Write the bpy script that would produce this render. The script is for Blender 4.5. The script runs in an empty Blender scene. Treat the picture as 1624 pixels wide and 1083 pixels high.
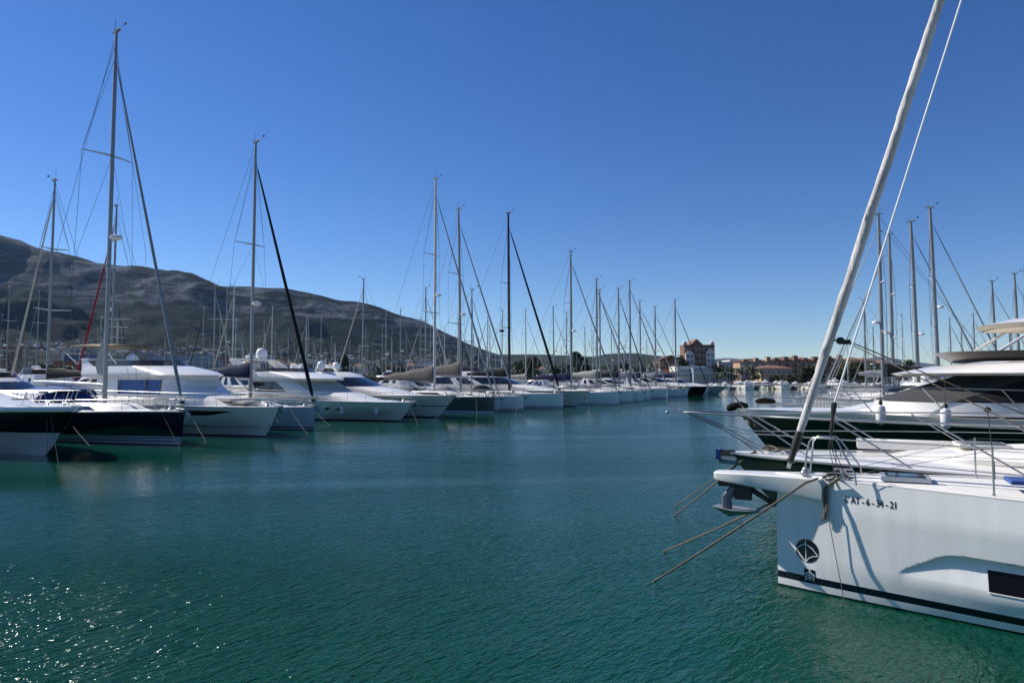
import bpy, math, random
from mathutils import Vector, Matrix, noise
random.seed(7)
R = math.radians
# ------------------------------------------------------------ camera, sky, sun
scene = bpy.context.scene
C = scene.collection
CAMZ, F = 3.2, 1083.0
PITCH = math.atan(58.5 / F)
cam_d = bpy.data.cameras.new('camera'); cam = bpy.data.objects.new('camera', cam_d); C.objects.link(cam)
cam.location = (0, 0, CAMZ); cam.rotation_euler = (math.pi / 2 + PITCH, 0, 0)
cam_d.sensor_width = 36; cam_d.lens = 36 * F / 1624; cam_d.clip_start = 0.1; cam_d.clip_end = 60000
scene.camera = cam
SUN_AZ, SUN_EL = R(-63), R(39)
w = bpy.data.worlds.new('World'); scene.world = w; w.use_nodes = True
nt = w.node_tree
sky = nt.nodes.new('ShaderNodeTexSky'); sky.sky_type = 'NISHITA'; sky.sun_disc = False
sky.sun_elevation = SUN_EL; sky.sun_rotation = SUN_AZ
sky.air_density = 1.0; sky.dust_density = 0.1; sky.ozone_density = 4.0; sky.altitude = 1200
bg = nt.nodes['Background']; bg.inputs[1].default_value = 0.083
hs = nt.nodes.new('ShaderNodeHueSaturation'); hs.inputs['Saturation'].default_value = 1.24; hs.inputs['Hue'].default_value = .512; nt.links.new(sky.outputs[0], hs.inputs['Color']); nt.links.new(hs.outputs[0], bg.inputs[0])
sun_d = bpy.data.lights.new('sun', 'SUN'); sun = bpy.data.objects.new('sun', sun_d); C.objects.link(sun)
sun_d.energy = 4.8; sun_d.angle = R(0.53); sun_d.color = (1, .95, .87)
sdir = Vector((math.sin(SUN_AZ) * math.cos(SUN_EL), math.cos(SUN_AZ) * math.cos(SUN_EL), math.sin(SUN_EL)))
sun.rotation_euler = sdir.to_track_quat('Z', 'Y').to_euler()
scene.view_settings.view_transform = 'Standard'; scene.view_settings.look = 'None'
scene.view_settings.exposure = 0.46; scene.view_settings.gamma = 1
scene.cycles.max_bounces = 6; scene.cycles.volume_bounces = 0
scene.cycles.caustics_reflective = False; scene.cycles.caustics_refractive = False
scene.cycles.transparent_max_bounces = 12
scene.cycles.sample_clamp_indirect = 80; scene.cycles.blur_glossy = 0.0

# ------------------------------------------------------------ measuring helpers (photo pixel -> place)
def ray(px, py):
    dx = (px - 812) / F; dz = -(py - 541.5) / F
    return Vector((dx, math.cos(PITCH) - dz * math.sin(PITCH), math.sin(PITCH) + dz * math.cos(PITCH)))
def on_z(px, py, z=0.0):
    d = ray(px, py); t = (z - CAMZ) / d.z
    return Vector((0, 0, CAMZ)) + d * t
def at_y(px, py, y):
    d = ray(px, py); return Vector((0, 0, CAMZ)) + d * (y / d.y)
def project(p):
    v = Vector(p) - Vector((0, 0, CAMZ))
    f = v.y * math.cos(PITCH) + v.z * math.sin(PITCH); u = -v.y * math.sin(PITCH) + v.z * math.cos(PITCH)
    return 812 + F * v.x / f, 541.5 - F * u / f
def height_at(x, y, py):
    lo, hi = -5.0, 3000.0
    for _ in range(60):
        m = (lo + hi) / 2
        if project((x, y, m))[1] > py: lo = m
        else: hi = m
    return lo

# ------------------------------------------------------------ materials
def mat(name, col, rough=.5, metal=0.0, noise_amt=0.0, nscale=4.0, col2=None, bump=0.0, bscale=20.0, coat=0.0, spec=.5, coord='Object', stretch=None, alpha=None):
    m = bpy.data.materials.new(name); m.use_nodes = True
    n = m.node_tree.nodes; l = m.node_tree.links; b = n['Principled BSDF']
    b.inputs['Base Color'].default_value = (*col, 1); b.inputs['Roughness'].default_value = rough
    b.inputs['Metallic'].default_value = metal; b.inputs['Coat Weight'].default_value = coat
    b.inputs['Coat Roughness'].default_value = .06
    b.inputs['Specular IOR Level'].default_value = spec
    if alpha is not None: b.inputs['Alpha'].default_value = alpha
    tc = n.new('ShaderNodeTexCoord'); src = tc.outputs[coord]
    if stretch:
        mp = n.new('ShaderNodeMapping'); mp.inputs['Scale'].default_value = stretch; l.new(src, mp.inputs[0]); src = mp.outputs[0]
    if col2 is None: col2 = tuple(c * .72 for c in col)
    if noise_amt > 0:
        t = n.new('ShaderNodeTexNoise'); t.inputs['Scale'].default_value = nscale; t.inputs['Detail'].default_value = 5
        l.new(src, t.inputs['Vector'])
        r = n.new('ShaderNodeMapRange'); r.inputs[1].default_value = .35; r.inputs[2].default_value = .7
        r.inputs[3].default_value = 0; r.inputs[4].default_value = noise_amt; l.new(t.outputs[0], r.inputs[0])
        mx = n.new('ShaderNodeMix'); mx.data_type = 'RGBA'; mx.inputs[6].default_value = (*col, 1); mx.inputs[7].default_value = (*col2, 1)
        l.new(r.outputs[0], mx.inputs[0]); l.new(mx.outputs[2], b.inputs['Base Color'])
    if bump > 0:
        t2 = n.new('ShaderNodeTexNoise'); t2.inputs['Scale'].default_value = bscale; t2.inputs['Detail'].default_value = 4
        l.new(src, t2.inputs['Vector']); bp = n.new('ShaderNodeBump'); bp.inputs['Strength'].default_value = bump; bp.inputs['Distance'].default_value = .02
        l.new(t2.outputs[0], bp.inputs['Height']); l.new(bp.outputs[0], b.inputs['Normal'])
    return m
M = {}
M['gel'] = mat('white gelcoat', (.83, .80, .75), .22, noise_amt=.5, nscale=1.3, col2=(.75, .72, .66), coat=.3)
M['gelgrey'] = mat('pale grey gelcoat', (.50, .53, .56), .22, noise_amt=.4, nscale=1.3, coat=.3)
M['gelfg'] = mat('weathered white gelcoat', (.83, .815, .785), .2, noise_amt=.75, nscale=5, col2=(.73, .715, .68), coat=.3, stretch=(1, 1, .12))
M['deck'] = mat('non-skid deck', (.76, .74, .70), .55, noise_amt=.6, nscale=3, col2=(.62, .61, .58), bump=.25, bscale=180)
M['navy'] = mat('navy gelcoat', (.004, .006, .016), .12, coat=.5)
M['black'] = mat('black gelcoat', (.006, .007, .008), .15, coat=.4)
M['darkgreen'] = mat('dark olive gelcoat', (.062, .056, .045), .22, noise_amt=.7, nscale=1.6, col2=(.095, .088, .07), coat=.1)
M['slate'] = mat('slate gelcoat', (.075, .08, .085), .25, coat=.2)
M['boot'] = mat('navy boot stripe', (.010, .016, .04), .3)
M['anti'] = mat('antifouling', (.012, .014, .018), .8, noise_amt=.6, nscale=3, col2=(.02, .03, .02))
M['glass'] = mat('dark tinted glass', (.008, .009, .011), .06, spec=.8)
M['perspex'] = mat('smoked perspex', (.03, .024, .026), .12, alpha=.92)
M['blueglass'] = mat('blue window cover', (.03, .11, .32), .5)
M['mesh'] = mat('grey mesh cover', (.055, .058, .06), .75, bump=.3, bscale=200)
M['meshdark'] = mat('black mesh cover', (.014, .014, .016), .6)
M['cream'] = mat('cream cushion', (.66, .60, .52), .8)
M['steel'] = mat('stainless steel', (.42, .42, .42), .3, metal=.8)
M['alu'] = mat('anodised aluminium', (.26, .265, .275), .42, metal=.5)
M['aluwhite'] = mat('white painted spar', (.52, .52, .52), .35)
M['line_white'] = mat('white halyard', (.8, .8, .8), .6, spec=.1)
M['carbon'] = mat('black carbon spar', (.012, .012, .014), .3)
M['wire'] = mat('rigging wire', (.10, .105, .115), .5, metal=0, spec=.3)
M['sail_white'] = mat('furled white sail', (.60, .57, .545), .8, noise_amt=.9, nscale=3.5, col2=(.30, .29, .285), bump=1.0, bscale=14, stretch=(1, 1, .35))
M['sail_grey'] = mat('grey sail cover', (.27, .285, .30), .7)
M['sail_black'] = mat('black sail cover', (.014, .015, .018), .7)
M['sail_navy'] = mat('navy sail cover', (.015, .022, .06), .75, bump=.4, bscale=5)
M['sail_red'] = mat('red sail cover', (.25, .008, .02), .7)
M['sail_cream'] = mat('cream sail cover', (.50, .47, .40), .75)
M['sail_taupe'] = mat('taupe sail cover', (.17, .155, .135), .8, noise_amt=.4, nscale=2, bump=.6, bscale=4)
M['canvas_blue'] = mat('blue canvas', (.05, .10, .28), .75, noise_amt=.3)
M['canvas_grey'] = mat('grey canvas', (.21, .22, .24), .8, noise_amt=.3)
M['canvas_beige'] = mat('beige canvas', (.24, .20, .14), .8, noise_amt=.3)
M['dome'] = mat('white radome', (.78, .78, .77), .35)
M['rope'] = mat('weathered rope', (.17, .14, .10), .9, noise_amt=.8, nscale=60, col2=(.10, .08, .055), bump=.8, bscale=120)
M['rope_dark'] = mat('dark rope', (.05, .05, .05), .9)
M['winblack'] = mat('black hull window', (.002, .002, .003), .35, spec=.15)
M['rubber'] = mat('black rubber', (.015, .015, .015), .6)
M['fender'] = mat('white fender', (.72, .72, .70), .4, noise_amt=.4)
M['teak'] = mat('teak', (.30, .19, .11), .7, noise_amt=.6, nscale=8)
M['wood'] = mat('weathered wood', (.22, .17, .13), .8)
M['shank'] = mat('dark blue grey anchor steel', (.10, .12, .15), .4, metal=.3)
M['galv'] = mat('galvanised steel', (.34, .36, .38), .45, metal=.5, noise_amt=.5, nscale=14)
M['letter'] = mat('black lettering', (.015, .016, .02), .4)
M['flag_red'] = mat('red cloth', (.45, .02, .015), .8)
M['flag_yellow'] = mat('yellow cloth', (.55, .36, .02), .8)
M['orange'] = mat('orange plastic', (.75, .18, .02), .6)

for k_ in list(M):
    if k_.startswith(('sail_', 'canvas_', 'mesh', 'cream')): M[k_].node_tree.nodes['Principled BSDF'].inputs['Specular IOR Level'].default_value = .12
# ------------------------------------------------------------ mesh helpers
class MB:
    def __init__(s): s.v = []; s.f = []; s.m = []; s.mats = []
    def mi(s, m):
        if m not in s.mats: s.mats.append(m)
        return s.mats.index(m)
    def add(s, vs, fs, m):
        o = len(s.v); s.v += [tuple(v) for v in vs]; k = s.mi(m)
        for f in fs: s.f.append(tuple(i + o for i in f)); s.m.append(k)
    def box(s, c, d, m, rz=0, taper=1.0):
        hx, hy, hz = d[0] / 2, d[1] / 2, d[2] / 2; vs = []
        for z, t in ((-hz, 1), (hz, taper)):
            for x, y in ((-hx, -hy), (hx, -hy), (hx, hy), (-hx, hy)):
                x *= t; y *= t
                vs.append((c[0] + x * math.cos(rz) - y * math.sin(rz), c[1] + x * math.sin(rz) + y * math.cos(rz), c[2] + z))
        s.add(vs, [(0, 3, 2, 1), (4, 5, 6, 7), (0, 1, 5, 4), (1, 2, 6, 5), (2, 3, 7, 6), (3, 0, 4, 7)], m)
    def tube(s, pts, r, m, n=6, flat=1.0, caps=True):
        pts = [Vector(p) for p in pts]; k = len(pts); rs = r if isinstance(r, (list, tuple)) else [r] * k
        vs = []; up = None
        for i, p in enumerate(pts):
            t = (pts[min(i + 1, k - 1)] - pts[max(i - 1, 0)])
            if t.length < 1e-9: t = Vector((0, 0, 1))
            t.normalize()
            if up is None:
                up = Vector((0, 0, 1)) if abs(t.z) < .9 else Vector((0, 1, 0))
                if abs(t.z) >= .9: up = Vector((1, 0, 0))
            a = (up - t * up.dot(t)).normalized(); b = t.cross(a); up = a
            for j in range(n):
                th = 2 * math.pi * j / n
                vs.append(p + (a * math.cos(th) + b * math.sin(th) * flat) * rs[i])
        fs = [(i * n + j, i * n + (j + 1) % n, (i + 1) * n + (j + 1) % n, (i + 1) * n + j) for i in range(k - 1) for j in range(n)]
        if caps: fs += [tuple(range(n))[::-1], tuple((k - 1) * n + j for j in range(n))]
        s.add(vs, fs, m)
    def lathe(s, c, prof, m, n=16, axis=None):
        vs = [(c[0] + r * math.cos(2 * math.pi * j / n), c[1] + r * math.sin(2 * math.pi * j / n), c[2] + z) for r, z in prof for j in range(n)]
        k = len(prof)
        fs = [(i * n + j, i * n + (j + 1) % n, (i + 1) * n + (j + 1) % n, (i + 1) * n + j) for i in range(k - 1) for j in range(n)]
        fs += [tuple(range(n))[::-1], tuple((k - 1) * n + j for j in range(n))]
        s.add(vs, fs, m)
    def grid(s, rows, m, close=False, flip=False):
        n = len(rows[0]); vs = [p for r in rows for p in r]
        fs = []
        for i in range(len(rows) - 1):
            for j in range(n - (0 if close else 1)):
                f = (i * n + j, i * n + (j + 1) % n, (i + 1) * n + (j + 1) % n, (i + 1) * n + j)
                fs.append(f[::-1] if flip else f)
        s.add(vs, fs, m)
    def prism(s, pts, z0, z1, m):
        n = len(pts)
        s.add([(p[0], p[1], z0) for p in pts] + [(p[0], p[1], z1) for p in pts],
              [tuple(range(n))[::-1], tuple(range(n, 2 * n))] + [(i, (i + 1) % n, n + (i + 1) % n, n + i) for i in range(n)], m)
    def build(s, name, parent=None, smooth=40, clean=False):
        me = bpy.data.meshes.new(name); me.from_pydata(s.v, [], s.f)
        for m in s.mats: me.materials.append(M[m])
        me.polygons.foreach_set('material_index', s.m)
        if clean:
            import bmesh
            bm = bmesh.new(); bm.from_mesh(me); bmesh.ops.remove_doubles(bm, verts=bm.verts, dist=1e-4)
            bmesh.ops.recalc_face_normals(bm, faces=bm.faces); bm.to_mesh(me); bm.free()
        me.update()
        if smooth:
            me.polygons.foreach_set('use_smooth', [True] * len(me.polygons)); me.set_sharp_from_angle(angle=R(smooth))
        o = bpy.data.objects.new(name, me); C.objects.link(o)
        if parent: o.parent = parent
        return o
def thing(name, label, cat, loc=(0, 0, 0), rz=0, group=None):
    o = bpy.data.objects.new(name, None); C.objects.link(o); o.location = loc; o.rotation_euler = (0, 0, rz)
    o['label'] = label; o['category'] = cat
    if group: o['group'] = group
    return o
def tag(o, label, cat, group=None, kind=None):
    if label: o['label'] = label
    if cat: o['category'] = cat
    if group: o['group'] = group
    if kind: o['kind'] = kind
    return o
def copy_tree(o, parent=None):
    c = o.copy(); C.objects.link(c); c.parent = parent
    for ch in list(o.children): copy_tree(ch, c)
    return c
def lerp(a, b, t): return a + (b - a) * t
def sm(t): t = max(0, min(1, t)); return t * t * (3 - 2 * t)
def interp(tab, x):
    if x <= tab[0][0]: return tab[0][1]
    for i in range(len(tab) - 1):
        if x <= tab[i + 1][0]:
            x0, y0 = tab[i]; x1, y1 = tab[i + 1]; h = x1 - x0; t = (x - x0) / h
            def slope(k):
                if k <= 0 or k >= len(tab) - 1:
                    k0, k1 = max(k - 1, 0), min(k + 1, len(tab) - 1)
                    return (tab[k1][1] - tab[k0][1]) / (tab[k1][0] - tab[k0][0])
                s0 = (tab[k][1] - tab[k - 1][1]) / (tab[k][0] - tab[k - 1][0]); s1 = (tab[k + 1][1] - tab[k][1]) / (tab[k + 1][0] - tab[k][0])
                return 0 if s0 * s1 <= 0 else 2 * s0 * s1 / (s0 + s1)
            m0, m1 = slope(i) * h, slope(i + 1) * h
            return (2*t**3-3*t*t+1)*y0 + (t**3-2*t*t+t)*m0 + (-2*t**3+3*t*t)*y1 + (t**3-t*t)*m1
    return tab[-1][1]

# ------------------------------------------------------------ water
def water_material():
    m = bpy.data.materials.new('harbour water'); m.use_nodes = True
    n = m.node_tree.nodes; l = m.node_tree.links; b = n['Principled BSDF']
    b.inputs['Base Color'].default_value = (.004, .050, .046, 1)
    b.inputs['Roughness'].default_value = .03; b.inputs['IOR'].default_value = 1.333
    g = n.new('ShaderNodeNewGeometry')
    def nz(along, across, rot, detail, dist):
        mp = n.new('ShaderNodeMapping'); mp.vector_type = 'TEXTURE'; mp.inputs['Rotation'].default_value = (0, 0, R(rot)); mp.inputs['Scale'].default_value = (along, across, 1)
        l.new(g.outputs['Position'], mp.inputs[0])
        t = n.new('ShaderNodeTexNoise'); t.inputs['Scale'].default_value = 1; t.inputs['Detail'].default_value = detail
        t.inputs['Distortion'].default_value = dist; l.new(mp.outputs[0], t.inputs['Vector']); return t.outputs[0]
    a = nz(.30, .10, 50, 2.5, .6); c = nz(.15, .050, 32, 2.0, .5); e = nz(1.5, .75, 60, 2.0, .5)
    patch = nz(34, 9, 8, 3.0, .6)
    pr = n.new('ShaderNodeMapRange'); pr.inputs[1].default_value = .38; pr.inputs[2].default_value = .62; pr.inputs[3].default_value = .35; pr.inputs[4].default_value = 1.15
    l.new(patch, pr.inputs[0])
    def mul(x, k):
        q = n.new('ShaderNodeMath'); q.operation = 'MULTIPLY'; l.new(x, q.inputs[0])
        if isinstance(k, float): q.inputs[1].default_value = k
        else: l.new(k, q.inputs[1])
        return q.outputs[0]
    def add(x, y):
        q = n.new('ShaderNodeMath'); q.operation = 'ADD'; l.new(x, q.inputs[0]); l.new(y, q.inputs[1]); return q.outputs[0]
    h = add(add(mul(a, .024), mul(c, .0095)), mul(e, .030))
    f2 = nz(.060, .026, 30, 1.5, .3)
    vm = n.new('ShaderNodeVectorMath'); vm.operation = 'DISTANCE'; l.new(g.outputs['Position'], vm.inputs[0]); vm.inputs[1].default_value = (-6.5, 6.0, 0)
    gr = n.new('ShaderNodeMapRange'); gr.interpolation_type = 'SMOOTHSTEP'; gr.inputs[1].default_value = 2.0; gr.inputs[2].default_value = 9.0; gr.inputs[3].default_value = 2.75; gr.inputs[4].default_value = 1.0; l.new(vm.outputs['Value'], gr.inputs[0])
    g2 = n.new('ShaderNodeMapRange'); g2.interpolation_type = 'SMOOTHSTEP'; g2.inputs[1].default_value = 2.0; g2.inputs[2].default_value = 10.0; g2.inputs[3].default_value = .0085; g2.inputs[4].default_value = .0006; l.new(vm.outputs['Value'], g2.inputs[0])
    sb = n.new('ShaderNodeVectorMath'); sb.operation = 'SUBTRACT'; l.new(g.outputs['Position'], sb.inputs[0]); sb.inputs[1].default_value = (-19.5, 28.4, 0)
    vc = n.new('ShaderNodeVectorMath'); vc.operation = 'DOT_PRODUCT'; l.new(sb.outputs[0], vc.inputs[0]); vc.inputs[1].default_value = (.8704, -.4924, 0)
    g3 = n.new('ShaderNodeMapRange'); g3.interpolation_type = 'SMOOTHSTEP'; g3.inputs[1].default_value = 3.0; g3.inputs[2].default_value = 21.0; g3.inputs[3].default_value = .09; g3.inputs[4].default_value = 1.0; l.new(vc.outputs['Value'], g3.inputs[0])
    h = mul(mul(h, pr.outputs[0]), g3.outputs[0])
    h = add(mul(h, gr.outputs[0]), mul(f2, g2.outputs[0]))
    bp = n.new('ShaderNodeBump'); bp.inputs['Strength'].default_value = 1; bp.inputs['Distance'].default_value = WAVE
    l.new(h, bp.inputs['Height']); l.new(bp.outputs[0], b.inputs['Normal'])
    rgh = n.new('ShaderNodeMapRange'); rgh.interpolation_type = 'SMOOTHSTEP'; rgh.inputs[1].default_value = 2.5; rgh.inputs[2].default_value = 12.0; rgh.inputs[3].default_value = .15; rgh.inputs[4].default_value = .035; l.new(vm.outputs['Value'], rgh.inputs[0]); l.new(rgh.outputs[0], b.inputs['Roughness'])
    # cloudiness of the green water itself
    t = n.new('ShaderNodeTexNoise'); t.inputs['Scale'].default_value = .06; l.new(g.outputs['Position'], t.inputs['Vector'])
    mx = n.new('ShaderNodeMix'); mx.data_type = 'RGBA'; mx.inputs[6].default_value = (.002, .043, .023, 1); mx.inputs[7].default_value = (.002, .050, .031, 1)
    l.new(t.outputs[0], mx.inputs[0]); l.new(mx.outputs[2], b.inputs['Base Color'])
    return m
WAVE = 1.9
M['water'] = water_material()
mb = MB(); mb.add([(-6000, -60, 0), (6000, -60, 0), (6000, 9000, 0), (-6000, 9000, 0)], [(0, 1, 2, 3)], 'water')
tag(mb.build('water', smooth=0), 'teal green harbour water with fine ripples', 'water', kind='structure')

# ------------------------------------------------------------ land, mountain, hills
M['ground'] = mat('quay ground', (.20, .185, .16), .9, noise_amt=.8, nscale=.02, col2=(.10, .10, .07))
M['concrete'] = mat('quay concrete', (.30, .28, .25), .85, noise_amt=.6, nscale=.3, bump=.4, bscale=2)
QY = 219.0; LZ = 1.15
mb = MB()
mb.add([(-1500, QY, LZ), (1200, QY, LZ), (6000, 9000, LZ), (-6000, 9000, LZ)], [(0, 1, 2, 3)], 'ground')
tag(mb.build('ground', smooth=0), 'flat built-up land behind the harbour', 'ground', kind='structure')
mb = MB(); mb.box((-150, QY - .55, LZ / 2 - .3), (2700, 1.0, LZ + .62), 'concrete')
tag(mb.build('quay', smooth=0), 'low concrete quay along the far side of the harbour', 'quay', kind='structure')

def hill_mat(name, rock, scrub, scale, slope0, slope1, patch):
    m = bpy.data.materials.new(name); m.use_nodes = True
    n = m.node_tree.nodes; l = m.node_tree.links; b = n['Principled BSDF']; b.inputs['Roughness'].default_value = .95; b.inputs['Specular IOR Level'].default_value = .1
    g = n.new('ShaderNodeNewGeometry'); sx = n.new('ShaderNodeSeparateXYZ'); l.new(g.outputs['Normal'], sx.inputs[0])
    t = n.new('ShaderNodeTexNoise'); t.inputs['Scale'].default_value = scale; t.inputs['Detail'].default_value = 9; t.inputs['Roughness'].default_value = .62
    mp = n.new('ShaderNodeMapping'); mp.inputs['Scale'].default_value = (1, 1, 2.2); l.new(g.outputs['Position'], mp.inputs[0]); l.new(mp.outputs[0], t.inputs['Vector'])
    q = n.new('ShaderNodeMath'); q.operation = 'MULTIPLY_ADD'; l.new(t.outputs[0], q.inputs[0]); q.inputs[1].default_value = patch; l.new(sx.outputs[2], q.inputs[2])
    r = n.new('ShaderNodeMapRange'); r.inputs[1].default_value = slope0 + patch * .5; r.inputs[2].default_value = slope1 + patch * .5; r.inputs[3].default_value = 1; r.inputs[4].default_value = 0
    l.new(q.outputs[0], r.inputs[0])
    t2 = n.new('ShaderNodeTexNoise'); t2.inputs['Scale'].default_value = scale * 2.3; t2.inputs['Detail'].default_value = 10; t2.inputs['Roughness'].default_value = .7; l.new(g.outputs['Position'], t2.inputs['Vector'])
    r2 = n.new('ShaderNodeMapRange'); r2.inputs[1].default_value = .38; r2.inputs[2].default_value = .62; l.new(t2.outputs[0], r2.inputs[0])
    ms = n.new('ShaderNodeMix'); ms.data_type = 'RGBA'; ms.inputs[6].default_value = (*scrub, 1); ms.inputs[7].default_value = (scrub[0] * 2.3, scrub[1] * 1.9, scrub[2] * 2.0, 1); l.new(r2.outputs[0], ms.inputs[0])
    mr = n.new('ShaderNodeMix'); mr.data_type = 'RGBA'; mr.inputs[6].default_value = (rock[0] * .5, rock[1] * .5, rock[2] * .5, 1); mr.inputs[7].default_value = (*rock, 1); l.new(r2.outputs[0], mr.inputs[0])
    mx = n.new('ShaderNodeMix'); mx.data_type = 'RGBA'; l.new(r.outputs[0], mx.inputs[0]); l.new(ms.outputs[2], mx.inputs[6]); l.new(mr.outputs[2], mx.inputs[7])
    l.new(mx.outputs[2], b.inputs['Base Color'])
    bp = n.new('ShaderNodeBump'); bp.inputs['Strength'].default_value = .8; bp.inputs['Distance'].default_value = 45; l.new(t2.outputs[0], bp.inputs['Height']); l.new(bp.outputs[0], b.inputs['Normal'])
    return m
def mountain_mat():
    m = bpy.data.materials.new('limestone and scrub'); m.use_nodes = True
    n = m.node_tree.nodes; l = m.node_tree.links; b = n['Principled BSDF']; b.inputs['Roughness'].default_value = .95; b.inputs['Specular IOR Level'].default_value = .05
    g = n.new('ShaderNodeNewGeometry'); at = n.new('ShaderNodeAttribute'); at.attribute_name = 'cover'; sc = n.new('ShaderNodeSeparateColor'); l.new(at.outputs['Color'], sc.inputs[0])
    def nz(scale, sx, sy, sz, det, ro):
        mp = n.new('ShaderNodeMapping'); mp.inputs['Scale'].default_value = (sx, sy, sz); l.new(g.outputs['Position'], mp.inputs[0])
        t = n.new('ShaderNodeTexNoise'); t.inputs['Scale'].default_value = scale; t.inputs['Detail'].default_value = det; t.inputs['Roughness'].default_value = ro; l.new(mp.outputs[0], t.inputs['Vector']); return t.outputs[0]
    def rng(x, a, b_, c=0., d=1.):
        r = n.new('ShaderNodeMapRange'); r.inputs[1].default_value = a; r.inputs[2].default_value = b_; r.inputs[3].default_value = c; r.inputs[4].default_value = d; l.new(x, r.inputs[0]); return r.outputs[0]
    def mix(f, x, y):
        q = n.new('ShaderNodeMix'); q.data_type = 'RGBA'; l.new(f, q.inputs[0])
        for i, v in ((6, x), (7, y)):
            if isinstance(v, tuple): q.inputs[i].default_value = (*v, 1)
            else: l.new(v, q.inputs[i])
        return q.outputs[2]
    strata = nz(.0045, 1.0, .5, 6.5, 9, .7); fine = nz(.03, 1, .6, 1.6, 8, .75); blot = nz(.012, 1, .5, 1, 8, .65)
    ad = n.new('ShaderNodeMath'); ad.operation = 'ADD'; l.new(sc.outputs[0], ad.inputs[0])
    q2 = n.new('ShaderNodeMath'); q2.operation = 'MULTIPLY_ADD'; l.new(strata, q2.inputs[0]); q2.inputs[1].default_value = 2.8; q2.inputs[2].default_value = -1.4; l.new(q2.outputs[0], ad.inputs[1])
    rockf = rng(ad.outputs[0], .52, .66)
    rock = mix(rng(fine, .36, .62), (.020, .024, .032), (.15, .16, .185))
    scrub = mix(rng(blot, .40, .60), (.004, .007, .0065), (.013, .018, .013))
    foot = mix(rng(fine, .36, .64), (.010, .015, .010), (.030, .035, .023))
    base = mix(sc.outputs[1], scrub, foot)
    l.new(mix(rockf, base, rock), b.inputs['Base Color'])
    bp = n.new('ShaderNodeBump'); bp.inputs['Strength'].default_value = .9; bp.inputs['Distance'].default_value = 60; l.new(strata, bp.inputs['Height'])
    b2 = n.new('ShaderNodeBump'); b2.inputs['Strength'].default_value = .8; b2.inputs['Distance'].default_value = 14; l.new(fine, b2.inputs['Height']); l.new(bp.outputs[0], b2.inputs['Normal']); l.new(b2.outputs[0], b.inputs['Normal'])
    return m
M['mountain'] = mountain_mat()
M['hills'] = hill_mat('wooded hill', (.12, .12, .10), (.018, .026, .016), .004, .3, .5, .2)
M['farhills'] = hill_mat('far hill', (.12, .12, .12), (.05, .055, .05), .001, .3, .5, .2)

RIDGE = [(-700, 330), (-400, 318), (-200, 336), (-60, 357), (0, 374), (30, 382), (60, 394), (100, 403), (140, 414), (180, 424), (215, 421), (250, 427), (300, 433), (330, 446), (360, 457), (400, 457), (450, 458), (480, 463), (512, 471), (540, 477), (565, 479), (600, 487), (630, 500), (660, 508), (690, 520), (720, 534), (745, 546), (770, 556), (800, 566), (830, 577), (860, 590), (1000, 599)]
PROF = [(0, 0), (.10, .03), (.25, .085), (.40, .20), (.48, .285), (.54, .30), (.60, .315), (.70, .43), (.78, .56), (.83, .72), (.88, .86), (.94, .96), (1.0, 1.0)]
Y0, Y1, Y2 = 1050.0, 3600.0, 5000.0
def fb(x, y, s, o=5):
    return noise.fractal(Vector((x * s, y * s, 3.1)), 1.0, 2.1, o)
COV = {}
def mount_z(px, y):
    d = ray(px, interp(RIDGE, px)); k = d.x / d.y; top = CAMZ + Y1 * d.z / d.y - LZ
    x = k * y
    if y <= Y1:
        t = (y - Y0) / (Y1 - Y0)
        t2 = t + .05 * math.sin(math.pi * t) * fb(x, y, 1 / 520.0)
        h = interp(PROF, max(0, min(1, t2)))
        amp = math.sin(math.pi * min(1, t)) ** .7
        mound = max(0, noise.noise(Vector((x / 330., y / 420., 11.3)))) * 1.6
        if .22 < t < .62: h += .11 * mound * math.sin(math.pi * (t - .22) / .40)
        h0 = h
        rid = 1 - abs(noise.noise(Vector((x / 430.0, y / 1500.0, 7.7)))) * 2
        rid2 = 1 - abs(noise.noise(Vector((x / 150.0, y / 520.0, 2.2)))) * 2
        band = 1.35 if .30 < h < .9 else .9
        h += amp * band * (.075 * (rid - .6) + .040 * (rid2 - .6) + .055 * fb(x, y, 1 / 260.0) + .035 * noise.noise(Vector((x / 95., y / 200., .5))))
        cl = h * 7 + 1.3 * fb(x, y, 1 / 420.0, 4); h += amp * .020 * math.sin(cl * 2.2) * (1 if h > .35 else .3)
        h = min(h, .965 + .035 * t + .012 * fb(x, y, 1 / 60., 3)) if t > .9 else h
        if t > .999: h = 1 + .006 * fb(x, y, 1 / 45., 4)
    else:
        t = (y - Y1) / (Y2 - Y1); h = 1 - t * .8
    if y <= Y1:
        e = .10 * fb(x, y, 1 / 380., 4)
        r_ = sm((h0 + e - .52) / .10) * (1 - sm((h0 + e - .90) / .06)); COV['v'] = (.50 * r_ + .10, 1 - sm((h0 + e * .6 - .33) / .06), 0, 1)
    else: COV['v'] = (.1, 0, 0, 1)
    return x, LZ - .3 + max(0, h) * top
mb = MB(); rows = []; cov = []
NY = 170
for i in range(NY + 1):
    y = Y0 + (Y1 - Y0) * (i / (NY - 10)) if i <= NY - 10 else Y1 + (Y2 - Y1) * ((i - (NY - 10)) / 10)
    row = []
    for j in range(0, 621):
        px = -700 + j * (1700 / 620)
        x, z = mount_z(px, y); row.append((x, y, z)); cov += COV['v']
    rows.append(row)
mb.grid(rows, 'mountain', flip=True)
mo = mb.build('mountain', smooth=180); ca = mo.data.color_attributes.new('cover', 'FLOAT_COLOR', 'POINT'); ca.data.foreach_set('color', cov)
tag(mo, 'long dark limestone mountain rising behind the marina', 'mountain', kind='structure')

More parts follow.
